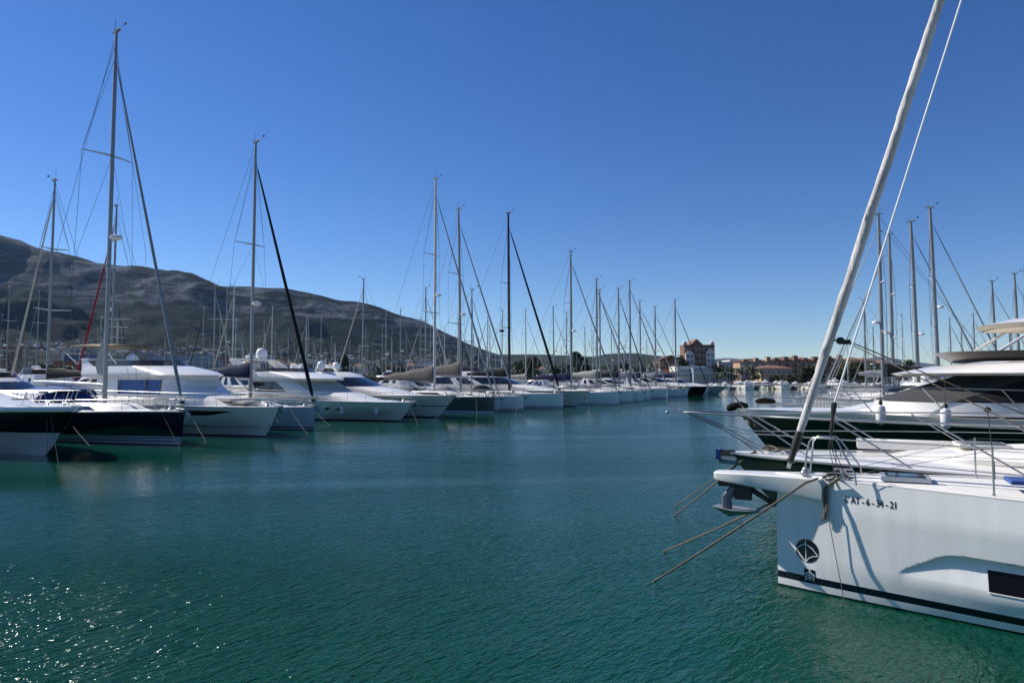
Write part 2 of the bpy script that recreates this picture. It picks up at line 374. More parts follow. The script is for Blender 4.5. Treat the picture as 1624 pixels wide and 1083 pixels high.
def ridge_obj(name, label, ridge, y1, depth, m, n=160, rough=.03):
    mb = MB(); rows = []
    for i in range(26):
        t = i / 25; row = []
        for j in range(n + 1):
            px = lerp(ridge[0][0], ridge[-1][0], j / n); d = ray(px, interp(ridge, px)); top = CAMZ + y1 * d.z / d.y
            y = y1 - depth * (1 - t) if t < .8 else y1 + depth * (t - .8)
            tt = t / .8 if t < .8 else 1 - (t - .8)
            if t < .8: y = y1 - depth * (1 - tt)
            x = d.x / d.y * y
            h = sm(min(1, tt)) * (1 + rough * fb(x, y, 6 / depth, 5) * (1 if t < .8 else .4)) * (1 + .18 * math.sin(math.pi * min(1, tt)) * fb(x, y, 2.5 / depth, 3))
            row.append((x, y, max(.5, top * h)))
        rows.append(row)
    mb.grid(rows, m, flip=True)
    tag(mb.build(name, smooth=180), label, 'hills', kind='structure')
ridge_obj('hills', 'low wooded hills beyond the far end of the marina',
          [(640, 600), (700, 578), (760, 566), (800, 562), (840, 562), (880, 563), (915, 564), (940, 566), (965, 562), (1000, 561), (1035, 564), (1080, 567), (1130, 571), (1165, 577), (1200, 590), (1250, 600)], 4200, 1800, 'hills')
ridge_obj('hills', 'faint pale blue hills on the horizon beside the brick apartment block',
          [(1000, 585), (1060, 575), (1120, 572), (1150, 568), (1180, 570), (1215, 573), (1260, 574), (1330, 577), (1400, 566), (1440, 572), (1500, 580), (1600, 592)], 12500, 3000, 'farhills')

# ------------------------------------------------------------ trees
M['leaf_dark'] = mat('dark foliage', (.028, .042, .016), .7, noise_amt=1, nscale=.6, col2=(.045, .062, .022))
M['leaf_mid'] = mat('olive foliage', (.06, .075, .03), .7, noise_amt=1, nscale=.6, col2=(.085, .09, .045))
M['leaf_palm'] = mat('palm fronds', (.045, .062, .024), .6)
M['bark'] = mat('bark', (.13, .10, .07), .9, noise_amt=.6)
def leaf_cloud(mb, c, r, n, size, m, rnd):
    for _ in range(n):
        while True:
            p = Vector((rnd.uniform(-1, 1), rnd.uniform(-1, 1), rnd.uniform(-1, 1)))
            if p.length < 1: break
        p = p.normalized() * (p.length ** .45)
        q = Vector((c[0] + p.x * r[0], c[1] + p.y * r[1], c[2] + p.z * r[2]))
        a = Vector((rnd.uniform(-1, 1), rnd.uniform(-1, 1), rnd.uniform(-.6, .6))).normalized(); b = a.cross(Vector((rnd.uniform(-1, 1), rnd.uniform(-1, 1), rnd.uniform(-1, 1)))).normalized()
        s = size * rnd.uniform(.6, 1.3)
        mb.add([q - a * s - b * s * .5, q + a * s - b * s * .4, q + b * s], [(0, 1, 2)], m)
def make_tree(kind, seed, leaf):
    rnd = random.Random(seed)
    o = thing('tree', 'tree', 'tree')
    t = MB()
    if kind == 'round':
        t.tube([(0, 0, -.3), (.1, 0, 1.5), (.2, .1, 3.5)], [.35, .26, .18], 'bark', 7)
        cr = MB()
        for k in range(13):
            a = rnd.uniform(0, 6.28); rr = rnd.uniform(.3, 2.7); h = rnd.uniform(2.6, 6.8)
            c = (rr * math.cos(a), rr * math.sin(a), h); rad = rnd.uniform(1.0, 1.7)
            t.tube([(.1, .05, 2.4), (c[0] * .6, c[1] * .6, h - .6), c], [.14, .08, .03], 'bark', 5)
            leaf_cloud(cr, c, (rad * 1.15, rad * 1.15, rad * .85), 150, .34, leaf, rnd)
    elif kind == 'tall':
        t.tube([(0, 0, -.3), (.05, 0, 4), (0, .1, 8.5)], [.3, .2, .06], 'bark', 7)
        cr = MB()
        for k in range(16):
            h = 1.6 + k * .5; rad = 2.1 * (1 - (k / 17) ** 1.6) * rnd.uniform(.8, 1.1) + .3
            a = rnd.uniform(0, 6.28); leaf_cloud(cr, (.5 * rad * math.cos(a), .5 * rad * math.sin(a), h), (rad, rad, .6), 110, .32, leaf, rnd)
            t.tube([(0, 0, h - .4), (.6 * rad * math.cos(a), .6 * rad * math.sin(a), h)], [.08, .03], 'bark', 4)
    else:
        t.tube([(0, 0, -.3), (.15, 0, 3), (.1, 0, 6.2)], [.26, .2, .22], 'bark', 8)
        cr = MB()
        for k in range(34):
            a = k * 2.4; e = rnd.uniform(-.5, 1.1); L = rnd.uniform(2.0, 2.6); prev = None
            for q in range(8):
                s = q / 7; r_ = L * s; z = 6.2 + math.sin(e) * r_ - 1.5 * s * s * (1.1 + .2 * math.cos(e)); rr = r_ * math.cos(e * .8)
                p = Vector((.1 + rr * math.cos(a), rr * math.sin(a), z)); wd = .34 * math.sin(math.pi * min(1, .12 + s * .85)) + .03
                sd = Vector((-math.sin(a), math.cos(a), 0)) * wd
                if prev is not None and q % 1 == 0:
                    dn = Vector((0, 0, -.22)); cr.add([prev[0], prev[0] + prev[1] + dn, p + sd + dn, p], [(0, 1, 2, 3)], 'leaf_palm'); cr.add([prev[0], prev[0] - prev[1] + dn, p - sd + dn, p], [(0, 1, 2, 3)], 'leaf_palm')
                prev = (p, sd)
    t.build('trunk', o); cr.build('crown', o, smooth=0)
    return o
TREEP = {}
def place_tree(kind, px, ytop, y, label, leaf='leaf_dark', group=None, wide=1.0, seed=0):
    key = (kind, leaf, seed)
    first = key not in TREEP
    if first: TREEP[key] = make_tree(kind, 11 + seed * 7 + len(kind), leaf)
    o = TREEP[key] if first else copy_tree(TREEP[key])
    o.name = 'palm_tree' if kind == 'palm' else 'tree'
    x = ray(px, 600).x / ray(px, 600).y * y
    h = height_at(x, y, ytop) - LZ; k = h / {'round': 8.2, 'tall': 10.0, 'palm': 8.2}[kind]
    o.location = (x, y, LZ); o.scale = (k * wide, k * wide, k); o.rotation_euler = (0, 0, px * .37)
    o['label'] = label; o['category'] = 'palm' if kind == 'palm' else 'tree'
    if group: o['group'] = group
TG = 'trees behind the marina'
for kind, px, yt, y, lab, leaf, wd in [
    ('round', 837, 563, 262, 'broad round dark tree right of the black mast', 'leaf_dark', 1.25),
    ('tall', 915, 556, 285, 'tallest dark tree, pointed top, right of the tall grey mast', 'leaf_dark', 1.5),
    ('round', 903, 570, 250, 'bushy dark tree at the foot of the tallest tree', 'leaf_dark', 1.1),
    ('round', 930, 573, 252, 'bushy dark tree leaning on right side of the tallest tree', 'leaf_dark', 1.0),
    ('round', 880, 577, 250, 'low olive green tree between round tree and tallest tree', 'leaf_mid', 1.2),
    ('round', 984, 572, 275, 'dark tree above the left end of long white wall', 'leaf_dark', 1.2),
    ('round', 1012, 578, 270, 'small dark tree above middle of the long white wall', 'leaf_dark', 1.2),
    ('round', 960, 580, 262, 'low dark tree left of the long white wall', 'leaf_dark', 1.1),
    ('palm', 1036, 568, 262, 'palm behind the long white wall near brown building', 'leaf_palm', 1),
    ('round', 1040, 582, 262, 'dark bush tree at the left foot of brown gabled building', 'leaf_dark', .8),
    ('round', 1083, 562, 275, 'small dark tree against left edge of tall brick block', 'leaf_dark', .55),
    ('round', 1139, 574, 276, 'dark tree against the right edge of tall brick block', 'leaf_dark', .6),
    ('round', 1160, 580, 258, 'dark low tree in front of small white flat house', 'leaf_dark', .9),
    ('palm', 1147, 585, 236, 'palm beside the white waterside restaurant', 'leaf_palm', 1),
    ('palm', 1172, 578, 240, 'palm in front of left end of red apartments', 'leaf_palm', 1),
    ('palm', 1189, 573, 240, 'tall palm just left of the yellow building', 'leaf_palm', 1),
    ('palm', 1202, 580, 238, 'short palm touching the yellow building left side', 'leaf_palm', 1),
    ('round', 1197, 584, 246, 'dark tree between the palms and yellow building', 'leaf_dark', .8),
    ('round', 1232, 592, 236, 'low bush in front of the yellow building', 'leaf_dark', 1.4),
    ('round', 1253, 590, 236, 'low olive bush at right foot of yellow building', 'leaf_mid', 1.2),
    ('round', 1285, 577, 240, 'large dark round tree before the red apartments', 'leaf_dark', 1.35),
    ('round', 1272, 588, 238, 'small dark tree left of the large round tree', 'leaf_dark', 1.1),
    ('round', 1345, 571, 250, 'olive tree left of the pink villas', 'leaf_mid', 1.3),
    ('round', 1368, 572, 255, 'dark tree below the pink villas', 'leaf_dark', 1.5),
    ('round', 1392, 580, 250, 'bushy olive tree right of the pink villas', 'leaf_mid', 1.3),
    ('round', 1330, 588, 240, 'low dark tree beneath the right end of red apartments', 'leaf_dark', 1.3),
    ('palm', 1438, 562, 300, 'taller of two palms behind right hand marina', 'leaf_palm', 1),
    ('palm', 1450, 568, 300, 'shorter palm beside taller one behind right hand marina', 'leaf_palm', 1),
    ('round', 1425, 580, 290, 'dark bush below the two right hand palms', 'leaf_dark', 1.4),
    ('round', 1465, 582, 290, 'dark bush right of the two right hand palms', 'leaf_dark', 1.3),
    ('tall', 546, 562, 300, 'dark conical tree behind the domed motor yacht', 'leaf_dark', 1.4),
    ('round', 540, 575, 280, 'dark tree left of the conical tree behind motor yachts', 'leaf_dark', 1.1),
    ('round', 480, 575, 300, 'dark tree above the big white radar dome', 'leaf_dark', 1.2),
    ('round', 604, 578, 300, 'olive tree behind the hardtop motor yacht', 'leaf_mid', 1.2),
    ('round', 632, 574, 300, 'dark tree right of the olive tree behind hardtop yacht', 'leaf_dark', 1.0),
    ('round', 375, 580, 300, 'dark tree behind roof of yacht with blue windows', 'leaf_dark', 1.2),
    ('round', 355, 586, 280, 'small dark tree left of grey mast with black furled sail', 'leaf_dark', 1.0),
    ('round', 395, 588, 280, 'small dark tree behind grey mast with black furled sail', 'leaf_dark', 1.0),
    ('round', 78, 575, 330, 'olive tree beside the beige blocks at far left', 'leaf_mid', 1.4),
    ('round', 112, 577, 330, 'broad olive tree behind end of the white boom', 'leaf_mid', 1.8),
    ('round', 140, 582, 330, 'olive tree just left of the navy sailboat mast', 'leaf_mid', 1.4),
    ('round', 62, 586, 300, 'dark tree behind second row at far left', 'leaf_dark', 1.0),
    ('round', 205, 574, 320, 'dark tree under the beige bimini', 'leaf_dark', 1.2),
    ('round', 232, 578, 320, 'dark tree left of the long blue building', 'leaf_dark', 1.0),
    ('round', 770, 582, 300, 'olive tree between the twin white masts and black mast', 'leaf_mid', 1.3),
    ('round', 705, 580, 300, 'dark tree behind the taupe sail covers', 'leaf_dark', 1.2)]:
    place_tree(kind, px, yt, y, lab, leaf, TG, wd, seed=(px % 3 if kind == 'round' else 0))

# ------------------------------------------------------------ buildings
for nm, c in [('wall_white', (.62, .61, .58)), ('wall_cream', (.50, .44, .34)), ('wall_beige', (.36, .31, .24)), ('wall_brick', (.17, .095, .07)), ('wall_red', (.19, .095, .07)),
              ('wall_pink', (.40, .25, .18)), ('wall_yellow', (.50, .37, .19)), ('wall_brown', (.24, .12, .075)), ('wall_grey', (.34, .35, .37)), ('roof_tile', (.20, .10, .065)),
              ('roof_grey', (.20, .20, .20)), ('roof_dark', (.10, .055, .04)), ('wall_bluegrey', (.20, .27, .35)), ('roof_blue', (.07, .14, .26))]:
    M[nm] = mat(nm.replace('_', ' '), c, .85, noise_amt=.35, nscale=.4)
M['window'] = mat('window glass far', (.03, .04, .05), .15)
M['window_teal'] = mat('teal glass', (.06, .19, .21), .12)
def xat(px, y): d = ray(px, 600); return d.x / d.y * y
def building(name, label, px0, px1, ytop, y, wall, depth=12, floors=3, cols=5, roof='flat', roofm='roof_tile', win='window', balc=None, group=None, cat='building', base=LZ, ww=.5, wh=.5):
    x0, x1 = xat(px0, y), xat(px1, y); h = height_at((x0 + x1) / 2, y, ytop) - base; wd = x1 - x0; cx = (x0 + x1) / 2
    o = thing(name, label, cat, (cx, y, base), 0, group)
    rh = {'flat': 0, 'gable': min(h * .28, wd * .22), 'hip': min(h * .16, 1.6)}[roof]; H = h - rh
    mb = MB(); mb.box((0, depth / 2, H / 2 - .3), (wd, depth, H + .6), wall)
    if roof == 'flat': mb.box((0, depth / 2, H + .301), (wd + .25, depth + .25, .6), wall)
    mb.build('wall', o, smooth=0)
    if roof == 'gable':
        r = MB(); e = .4; r.add([(-wd/2-e, -e, H+.02), (wd/2+e, -e, H+.02), (0, -e, H+rh), (-wd/2-e, depth+e, H+.02), (wd/2+e, depth+e, H+.02), (0, depth+e, H+rh)], [(0, 1, 2), (3, 5, 4), (0, 2, 5, 3), (1, 4, 5, 2), (0, 3, 4, 1)], roofm)
        r.build('roof', o, smooth=0)
    elif roof == 'hip':
        r = MB(); e = .5; q = min(wd, depth) * .4
        r.add([(-wd/2-e, -e, H+.02), (wd/2+e, -e, H+.02), (wd/2+e, depth+e, H+.02), (-wd/2-e, depth+e, H+.02), (-wd/2+q, depth*.4, H+rh), (wd/2-q, depth*.4, H+rh), (wd/2-q, depth*.6, H+rh), (-wd/2+q, depth*.6, H+rh)],
              [(3, 2, 1, 0), (0, 1, 5, 4), (1, 2, 6, 5), (2, 3, 7, 6), (3, 0, 4, 7), (4, 5, 6, 7)], roofm)
        r.build('roof', o, smooth=0)
    if roof == 'hip' and wd > 14:
        for q in range(int(wd // 4)):
            dm = MB(); xx = -wd / 2 + 2.2 + q * (wd - 4) / max(1, int(wd // 4) - 1); hh = 1.1 + .5 * ((q * 7) % 3); dm.box((xx, 1.0, H + hh / 2), (1.7, 2.4, hh), wall); dm.box((xx, -.22, H + hh * .5), (.9, .08, hh * .5), win); dm.box((xx, 1.0, H + hh + .06), (2.0, 2.7, .12), roofm); dm.build('dormer', o, smooth=0)
    if floors and cols:
        fh = H / floors; cw = wd / cols
        wm = MB(); wm.box((0, 0, 0), (cw * ww, .14, fh * wh), win); wm.box((0, .005, 0), (cw * ww + .16, .08, fh * wh + .16), 'wall_white')
        w0 = None
        for f in range(floors):
            for c in range(cols):
                if w0 is None: w0 = wm.build('window', o, smooth=0); q = w0
                else: q = w0.copy(); C.objects.link(q); q.parent = o
                q.location = (-wd / 2 + cw * (c + .5), -.02, fh * (f + .52))
        if balc:
            bm_ = MB(); bm_.box((0, 0, 0), (cw * .82, 1.1, .15), balc); bm_.box((0, -.5, .5), (cw * .82, .08, .9), balc); b0 = None
            for f in range(1, floors):
                for c in range(0, cols, 2):
                    if b0 is None: b0 = bm_.build('balcony', o, smooth=0); q = b0
                    else: q = b0.copy(); C.objects.link(q); q.parent = o
                    q.location = (-wd / 2 + cw * (c + .5), -.56, fh * f + .1)
    return o, cx, wd, H
# the tall brick apartment block
o, cx, wd, H = building('apartment_building', 'tall brick apartment block with pale bays standing above the white restaurant', 1086, 1134, 549, 297, 'wall_brick', 8, 6, 7, win='window')
for i, (a, b, hh, roofh) in enumerate([(-.48, -.20, .80, 1.2), (.20, .48, .84, 1.6)]):
    m_ = MB(); m_.box((wd * (a + b) / 2, -.6, H * hh / 2), (wd * (b - a), 1.1, H * hh), 'wall_white')
    xx = wd * (a + b) / 2; hw = wd * (b - a) / 2
    m_.add([(xx - hw, -1.15, H * hh), (xx + hw, -1.15, H * hh), (xx, -1.15, H * hh + roofh), (xx - hw, .5, H * hh), (xx + hw, .5, H * hh), (xx, .5, H * hh + roofh)], [(0, 1, 2), (0, 2, 5, 3), (1, 4, 5, 2)], 'wall_white')
    bay = m_.build('bay', o, smooth=0)
    for f in range(5):
        for s in (-1, 1):
            wmb = MB(); wmb.box((xx + s * hw * .45, -1.2, H * hh * (f + .55) / 5), (hw * .6, .1, H * hh * .11), 'wall_bluegrey'); wmb.build('window', bay, smooth=0)
m_ = MB(); m_.add([(-wd * .3, -.3, H + .6), (wd * .12, -.3, H + .6), (-wd * .09, -.3, H + 3.2), (-wd * .3, 10, H + .6), (wd * .12, 10, H + .6), (-wd * .09, 10, H + 3.2)], [(0, 1, 2), (0, 2, 5, 3), (1, 4, 5, 2), (3, 5, 4)], 'roof_tile'); m_.build('roof_gable', o, smooth=0)
for sx, sc in ((-.47, 1.1), (.44, 1.1)):
    m_ = MB(); m_.lathe((wd * sx, 1, H + .5), [(.2, 0), (.9, .3), (1.1, .9), (.8, 1.6), (.1, 1.9)], 'wall_white', 10); m_.build('roof_tank', o)
B = building
B('apartment_building', 'brown gabled building with rows of balconies left of the tall brick block', 1047, 1083, 563, 285, 'wall_brown', 14, 4, 5, 'gable', 'roof_dark', balc='wall_pink')
B('shed', 'flat white building with orange sign below the brown gabled building', 1048, 1070, 591, 268, 'wall_white', 8, 1, 3)
B('restaurant', 'white waterside restaurant with tall teal windows', 1074, 1118, 583, 250, 'wall_white', 12, 1, 12, win='window_teal', ww=.72, wh=.62, base=LZ + 1.8)
B('restaurant', 'blue glass annex on right of the white restaurant', 1100, 1126, 586, 246, 'wall_bluegrey', 8, 1, 6, win='window_teal', ww=.8, wh=.7)
B('house', 'small white flat house right of tall brick block', 1140, 1163, 576, 290, 'wall_grey', 10, 2, 4)
B('house', 'white house with pale roof between brick block and red apartments', 1158, 1180, 573, 330, 'wall_white', 12, 3, 4)
B('apartment_building', 'left wing of red apartments with stacked white balconies', 1174, 1226, 568, 300, 'wall_pink', 14, 4, 8, 'hip', 'roof_dark', balc='wall_white')
B('apartment_building', 'long red brick apartment row behind the yellow building', 1224, 1300, 566, 310, 'wall_red', 14, 4, 12, 'hip', 'roof_tile', balc='wall_pink')
B('apartment_building', 'right wing of red apartments behind the furled white sail', 1292, 1340, 565, 320, 'wall_red', 14, 4, 8, 'hip', 'roof_tile', balc='wall_pink')
B('house', 'yellow building with brown roof behind the far quay', 1207, 1256, 579, 250, 'wall_yellow', 10, 2, 6, 'hip', 'roof_tile', win='wall_bluegrey')
B('villa', 'pink villa with tiled roof among trees at right', 1348, 1370, 566, 340, 'wall_pink', 12, 2, 4, 'hip', 'roof_tile')
B('villa', 'wider pink villa on right of the first pink villa', 1368, 1390, 567, 345, 'wall_pink', 12, 2, 4, 'hip', 'roof_tile')
B('villa', 'small white villa behind right hand masts', 1396, 1412, 571, 345, 'wall_white', 10, 2, 3, 'hip', 'roof_tile')
B('shed', 'low grey boatyard shed at the right end of far quay', 1300, 1420, 596, 262, 'wall_grey', 8, 1, 14)
B('apartment_building', 'beige apartment block at far left behind the masts', 34, 56, 556, 420, 'wall_beige', 14, 5, 4)
B('apartment_building', 'brown brick block at the far left edge', -10, 36, 550, 430, 'wall_brown', 14, 5, 8, balc='wall_beige')
B('apartment_building', 'second beige block beside the first at far left', 58, 74, 561, 400, 'wall_beige', 12, 4, 3)
B('warehouse', 'long blue glazed building low behind the yacht with blue windows', 230, 322, 565, 420, 'wall_bluegrey', 16, 1, 20, win='window_teal', ww=.8, wh=.5)
B('warehouse', 'white roofed hall left of the navy sailboat mast', 66, 104, 561, 470, 'wall_white', 16, 1, 8)
B('warehouse', 'blue roofed sheds behind the red furled sail', 100, 132, 564, 440, 'roof_blue', 14, 1, 6)
B('warehouse', 'long low brown sheds below the hillside town', 84, 160, 574, 380, 'wall_brown', 10, 1, 14)
B('apartment_building', 'dark red block behind back row masts left of the grey mast', 338, 358, 567, 360, 'wall_red', 10, 3, 4)
for i, (a, b, yt, yy, wl, fl, co, lab) in enumerate([
    (326, 340, 572, 340, 'wall_bluegrey', 2, 3, 'blue grey house right of the long blue glazed building'),
    (360, 378, 573, 350, 'wall_white', 2, 4, 'white terraced house left of the grey mast'),
    (380, 396, 571, 345, 'wall_cream', 3, 3, 'cream house directly left of the grey mast'),
    (408, 426, 573, 350, 'wall_white', 2, 4, 'white house first right of the grey mast'),
    (428, 444, 570, 340, 'wall_grey', 3, 3, 'grey house second right of the grey mast'),
    (446, 470, 574, 350, 'wall_white', 2, 5, 'wide white house behind the big radar dome'),
    (486, 508, 572, 345, 'wall_white', 2, 4, 'white house where black furled sail crosses the town'),
    (508, 530, 574, 350, 'wall_pink', 2, 4, 'pink house left of the dark conical tree'),
    (556, 576, 576, 350, 'wall_white', 2, 4, 'white house above the twin dome motor yacht'),
    (577, 596, 573, 360, 'wall_cream', 2, 4, 'cream house between conical and olive trees'),
    (612, 626, 576, 350, 'wall_white', 2, 3, 'white house between olive tree and dark tree'),
    (640, 660, 575, 350, 'wall_grey', 2, 4, 'grey house behind left end of taupe sail cover'),
    (662, 684, 577, 350, 'wall_white', 2, 4, 'white house behind middle of taupe sail cover'),
    (716, 738, 586, 300, 'wall_white', 1, 5, 'low white house right of the second white mast'),
    (740, 760, 584, 310, 'wall_cream', 1, 4, 'low cream house behind the crossing forestays'),
    (780, 798, 585, 310, 'wall_white', 1, 4, 'low white house just left of the black mast'),
    (800, 812, 584, 320, 'wall_white', 2, 3, 'white house just behind the black mast'),
    (852, 866, 581, 320, 'wall_white', 2, 3, 'white house right of the round dark tree'),
    (952, 966, 588, 255, 'wall_cream', 1, 2, 'small orange-cream kiosk left of the long white wall')]):
    B('house', lab, a, b, yt, yy, wl, 10, fl, co, 'hip' if i % 3 else 'flat', group='town houses behind the marina')
# long white wall with lamps, pergola, orange sign
y = 246; x0, x1 = xat(958, y), xat(1074, y)
mb = MB(); h = height_at((x0 + x1) / 2, y, 590) - LZ
mb.box(((x0 + x1) / 2, y, LZ + h / 2), (x1 - x0, .5, h), 'wall_grey'); mb.box(((x0 + x1) / 2, y, LZ + h + .08), (x1 - x0 + .2, .7, .16), 'wall_white')
for i in range(14): mb.box((lerp(x0, x1, (i + .5) / 14), y - .3, LZ + h / 2 - .05), (.35, .2, h - .1), 'wall_white')
tag(mb.build('boundary_wall', smooth=0), 'long pale wall along the far quay left of the restaurant', 'wall')
y = 240; x0, x1 = xat(1070, y), xat(1176, y); zt = height_at((x0 + x1) / 2, y, 592) - LZ
o = thing('pergola', 'long white pergola in front of the waterside restaurant', 'pergola', ((x0 + x1) / 2, y, LZ))
wd = x1 - x0
for i in range(24):
    mb = MB(); mb.box((-wd / 2 + wd * i / 23, 0, zt / 2), (.14, .14, zt), 'wall_white'); mb.build('post', o, smooth=0)
mb = MB(); mb.box((0, 1.4, zt + .13), (wd + .5, 3.4, .24), 'wall_white'); mb.build('canopy', o, smooth=0)
mb = MB(); mb.box((0, -.15, 1.05), (wd, .06, .06), 'wall_white'); mb.box((0, -.15, .6), (wd, .05, .05), 'wall_white'); mb.build('railing', o, smooth=0)
y = 244; c = at_y(1058, 588, y); o = thing('sign', 'round orange sign above the quay below the brown building', 'sign', (c.x, y, LZ))
mb = MB(); mb.box((0, 0, (c.z - LZ) / 2), (.15, .15, c.z - LZ), 'wall_grey'); mb.build('post', o)
mb = MB(); mb.box((0, -.12, c.z - LZ), (1.4, .12, 1.15), 'orange'); mb.build('board', o, smooth=0)
for i, px in enumerate((986, 1004, 1027, 1046)):
    y = 244; c = at_y(px, 587, y); o = thing('street_lamp', 'globe lamp on the long pale wall, %s from the left' % ('first', 'second', 'third', 'fourth')[i], 'lamp', (c.x, y, LZ), 0, 'globe lamps along the far wall')
    mb = MB(); mb.tube([(0, 0, 0), (0, 0, c.z - LZ)], .07, 'wall_white'); mb.build('post', o)
    mb = MB(); mb.lathe((0, 0, c.z - LZ - .3), [(.1, 0), (.38, .15), (.42, .42), (.25, .68), (.05, .75)], 'dome', 10); mb.build('globe', o)
# hillside town
M['hw'] = mat('far house wall', (.50, .485, .46), .9); M['hw2'] = mat('far house cream wall', (.42, .36, .27), .9)
def house_mesh(m, r, wx, dy, h, rh):
    mb = MB(); mb.box((0, 0, h / 2 - 1.5), (wx, dy, h + 3), m)
    e = .3; mb.add([(-wx/2-e, -dy/2-e, h), (wx/2+e, -dy/2-e, h), (wx/2+e, dy/2+e, h), (-wx/2-e, dy/2+e, h), (-wx*.2, 0, h+rh), (wx*.2, 0, h+rh)], [(0, 1, 5, 4), (1, 2, 5), (2, 3, 4, 5), (3, 0, 4), (3, 2, 1, 0)], r)
    for sx in (-.28, .05, .3): mb.box((sx * wx, -dy / 2 - .05, h * .55), (wx * .13, .2, h * .32), 'window')
    return mb
hp = []
for m, r, a in (('hw', 'roof_tile', (11, 9, 5.5, 2.2)), ('hw', 'hw', (14, 10, 6, .3)), ('hw2', 'roof_tile', (12, 9, 6, 2.4)), ('hw', 'roof_grey', (9, 9, 5, 1.6))):
    hp.append([m, r, a, None])
rnd = random.Random(5)
labs = ['white hillside house with red tiled roof', 'white flat roofed hillside house', 'cream hillside house with red tiled roof', 'small white hillside house with grey roof']
bands = [(0, 60, 540, 566, 34), (62, 168, 541, 570, 105), (168, 215, 551, 570, 12), (225, 340, 553, 568, 34), (340, 470, 555, 572, 26), (470, 560, 558, 575, 18), (560, 700, 558, 580, 34), (700, 812, 562, 582, 26)]
for bi, (a, b, t0, t1, n) in enumerate(bands):
    where = ['at the far left edge', 'in dense cluster behind white boom', 'behind the navy sailboat mast', 'above the long blue building', 'behind the tall grey mast', 'behind the black furled sail', 'behind the taupe sail covers', 'left of the black mast'][bi]
    for k in range(n):
        px = rnd.uniform(a, b); py = t1 - (t1 - t0) * abs(rnd.gauss(0, .45)) % 1.0 if False else rnd.triangular(t0, t1, t1 - 6)
        pos = None
        y = 1060.0
        while y < 3000:
            x, z = mount_z(px, y)
            if project((x, y, z))[1] <= py: pos = (x, y, z); break
            y += 15
        if pos is None: continue
        q = rnd.choices(range(4), (4, 4, 2, 2))[0]; e = hp[q]
        if e[3] is None: e[3] = house_mesh(e[0], e[1], *e[2]).build('house', smooth=0); o = e[3]
        else: o = e[3].copy(); C.objects.link(o)
        s = rnd.uniform(.6, 1.05); o.location = pos; o.scale = (s, s, s); o.rotation_euler = (0, 0, rnd.uniform(-.5, .5))
        tag(o, labs[q] + ' ' + where, 'house', group='houses %s' % where)
# haze
mb = MB(); mb.box((0, 7400, 500), (26000, 15200, 1010), 'water')
hz = mb.build('haze', smooth=0); hm = bpy.data.materials.new('haze air'); hm.use_nodes = True
for nd in list(hm.node_tree.nodes):
    if nd.type == 'BSDF_PRINCIPLED': hm.node_tree.nodes.remove(nd)
v = hm.node_tree.nodes.new('ShaderNodeVolumePrincipled'); v.inputs['Color'].default_value = (.34, .60, 1.0, 1); v.inputs['Density'].default_value = 1.8e-5; v.inputs['Anisotropy'].default_value = .2
hm.node_tree.links.new(v.outputs[0], [n for n in hm.node_tree.nodes if n.type == 'OUTPUT_MATERIAL'][0].inputs['Volume'])
hz.data.materials.clear(); hz.data.materials.append(hm); hz['kind'] = 'stuff'; hz['label'] = 'thin blue haze over the harbour'

# ------------------------------------------------------------ boat building
# local axes of every boat: +X forward, +Y port, +Z up, origin at the stem on the waterline
class Boat:
    def __init__(s, name, label, cat, pos, ang, group=None):
        s.pos = Vector((pos[0], pos[1], 0)); s.ang = ang
        s.f = Vector((math.cos(ang), math.sin(ang), 0)); s.l = Vector((-math.sin(ang), math.cos(ang), 0))
        s.o = thing(name, label, cat, s.pos, ang, group)
    def w(s, x, y, z): return s.pos + s.f * x + s.l * y + Vector((0, 0, z))
    def xz(s, px, py, y=0.0):                 # measured from the photo: point of plane y=const of the boat
        lo, hi = -40.0, 12.0
        d = ray(px, py); k = d.x / d.y
        A = s.pos + s.l * y                    # (A.x+f.x*x) = k*(A.y+f.y*x)
        x = (k * A.y - A.x) / (s.f.x - k * s.f.y)
        p = A + s.f * x
        return x, height_at(p.x, p.y, py)
HB_SAIL = [(0, .012), (.02, .07), (.07, .20), (.15, .40), (.22, .56), (.32, .74), (.45, .90), (.6, .985), (.8, 1.0), (1.0, .90)]
HB_POWER = [(0, .02), (.015, .14), (.05, .33), (.1, .52), (.18, .72), (.28, .87), (.4, .96), (.6, 1.0), (.85, .99), (1.0, .95)]
HB_SLIM = [(0, .012), (.05, .12), (.15, .33), (.3, .62), (.45, .86), (.6, 1.0), (.8, .98), (1.0, .72)]
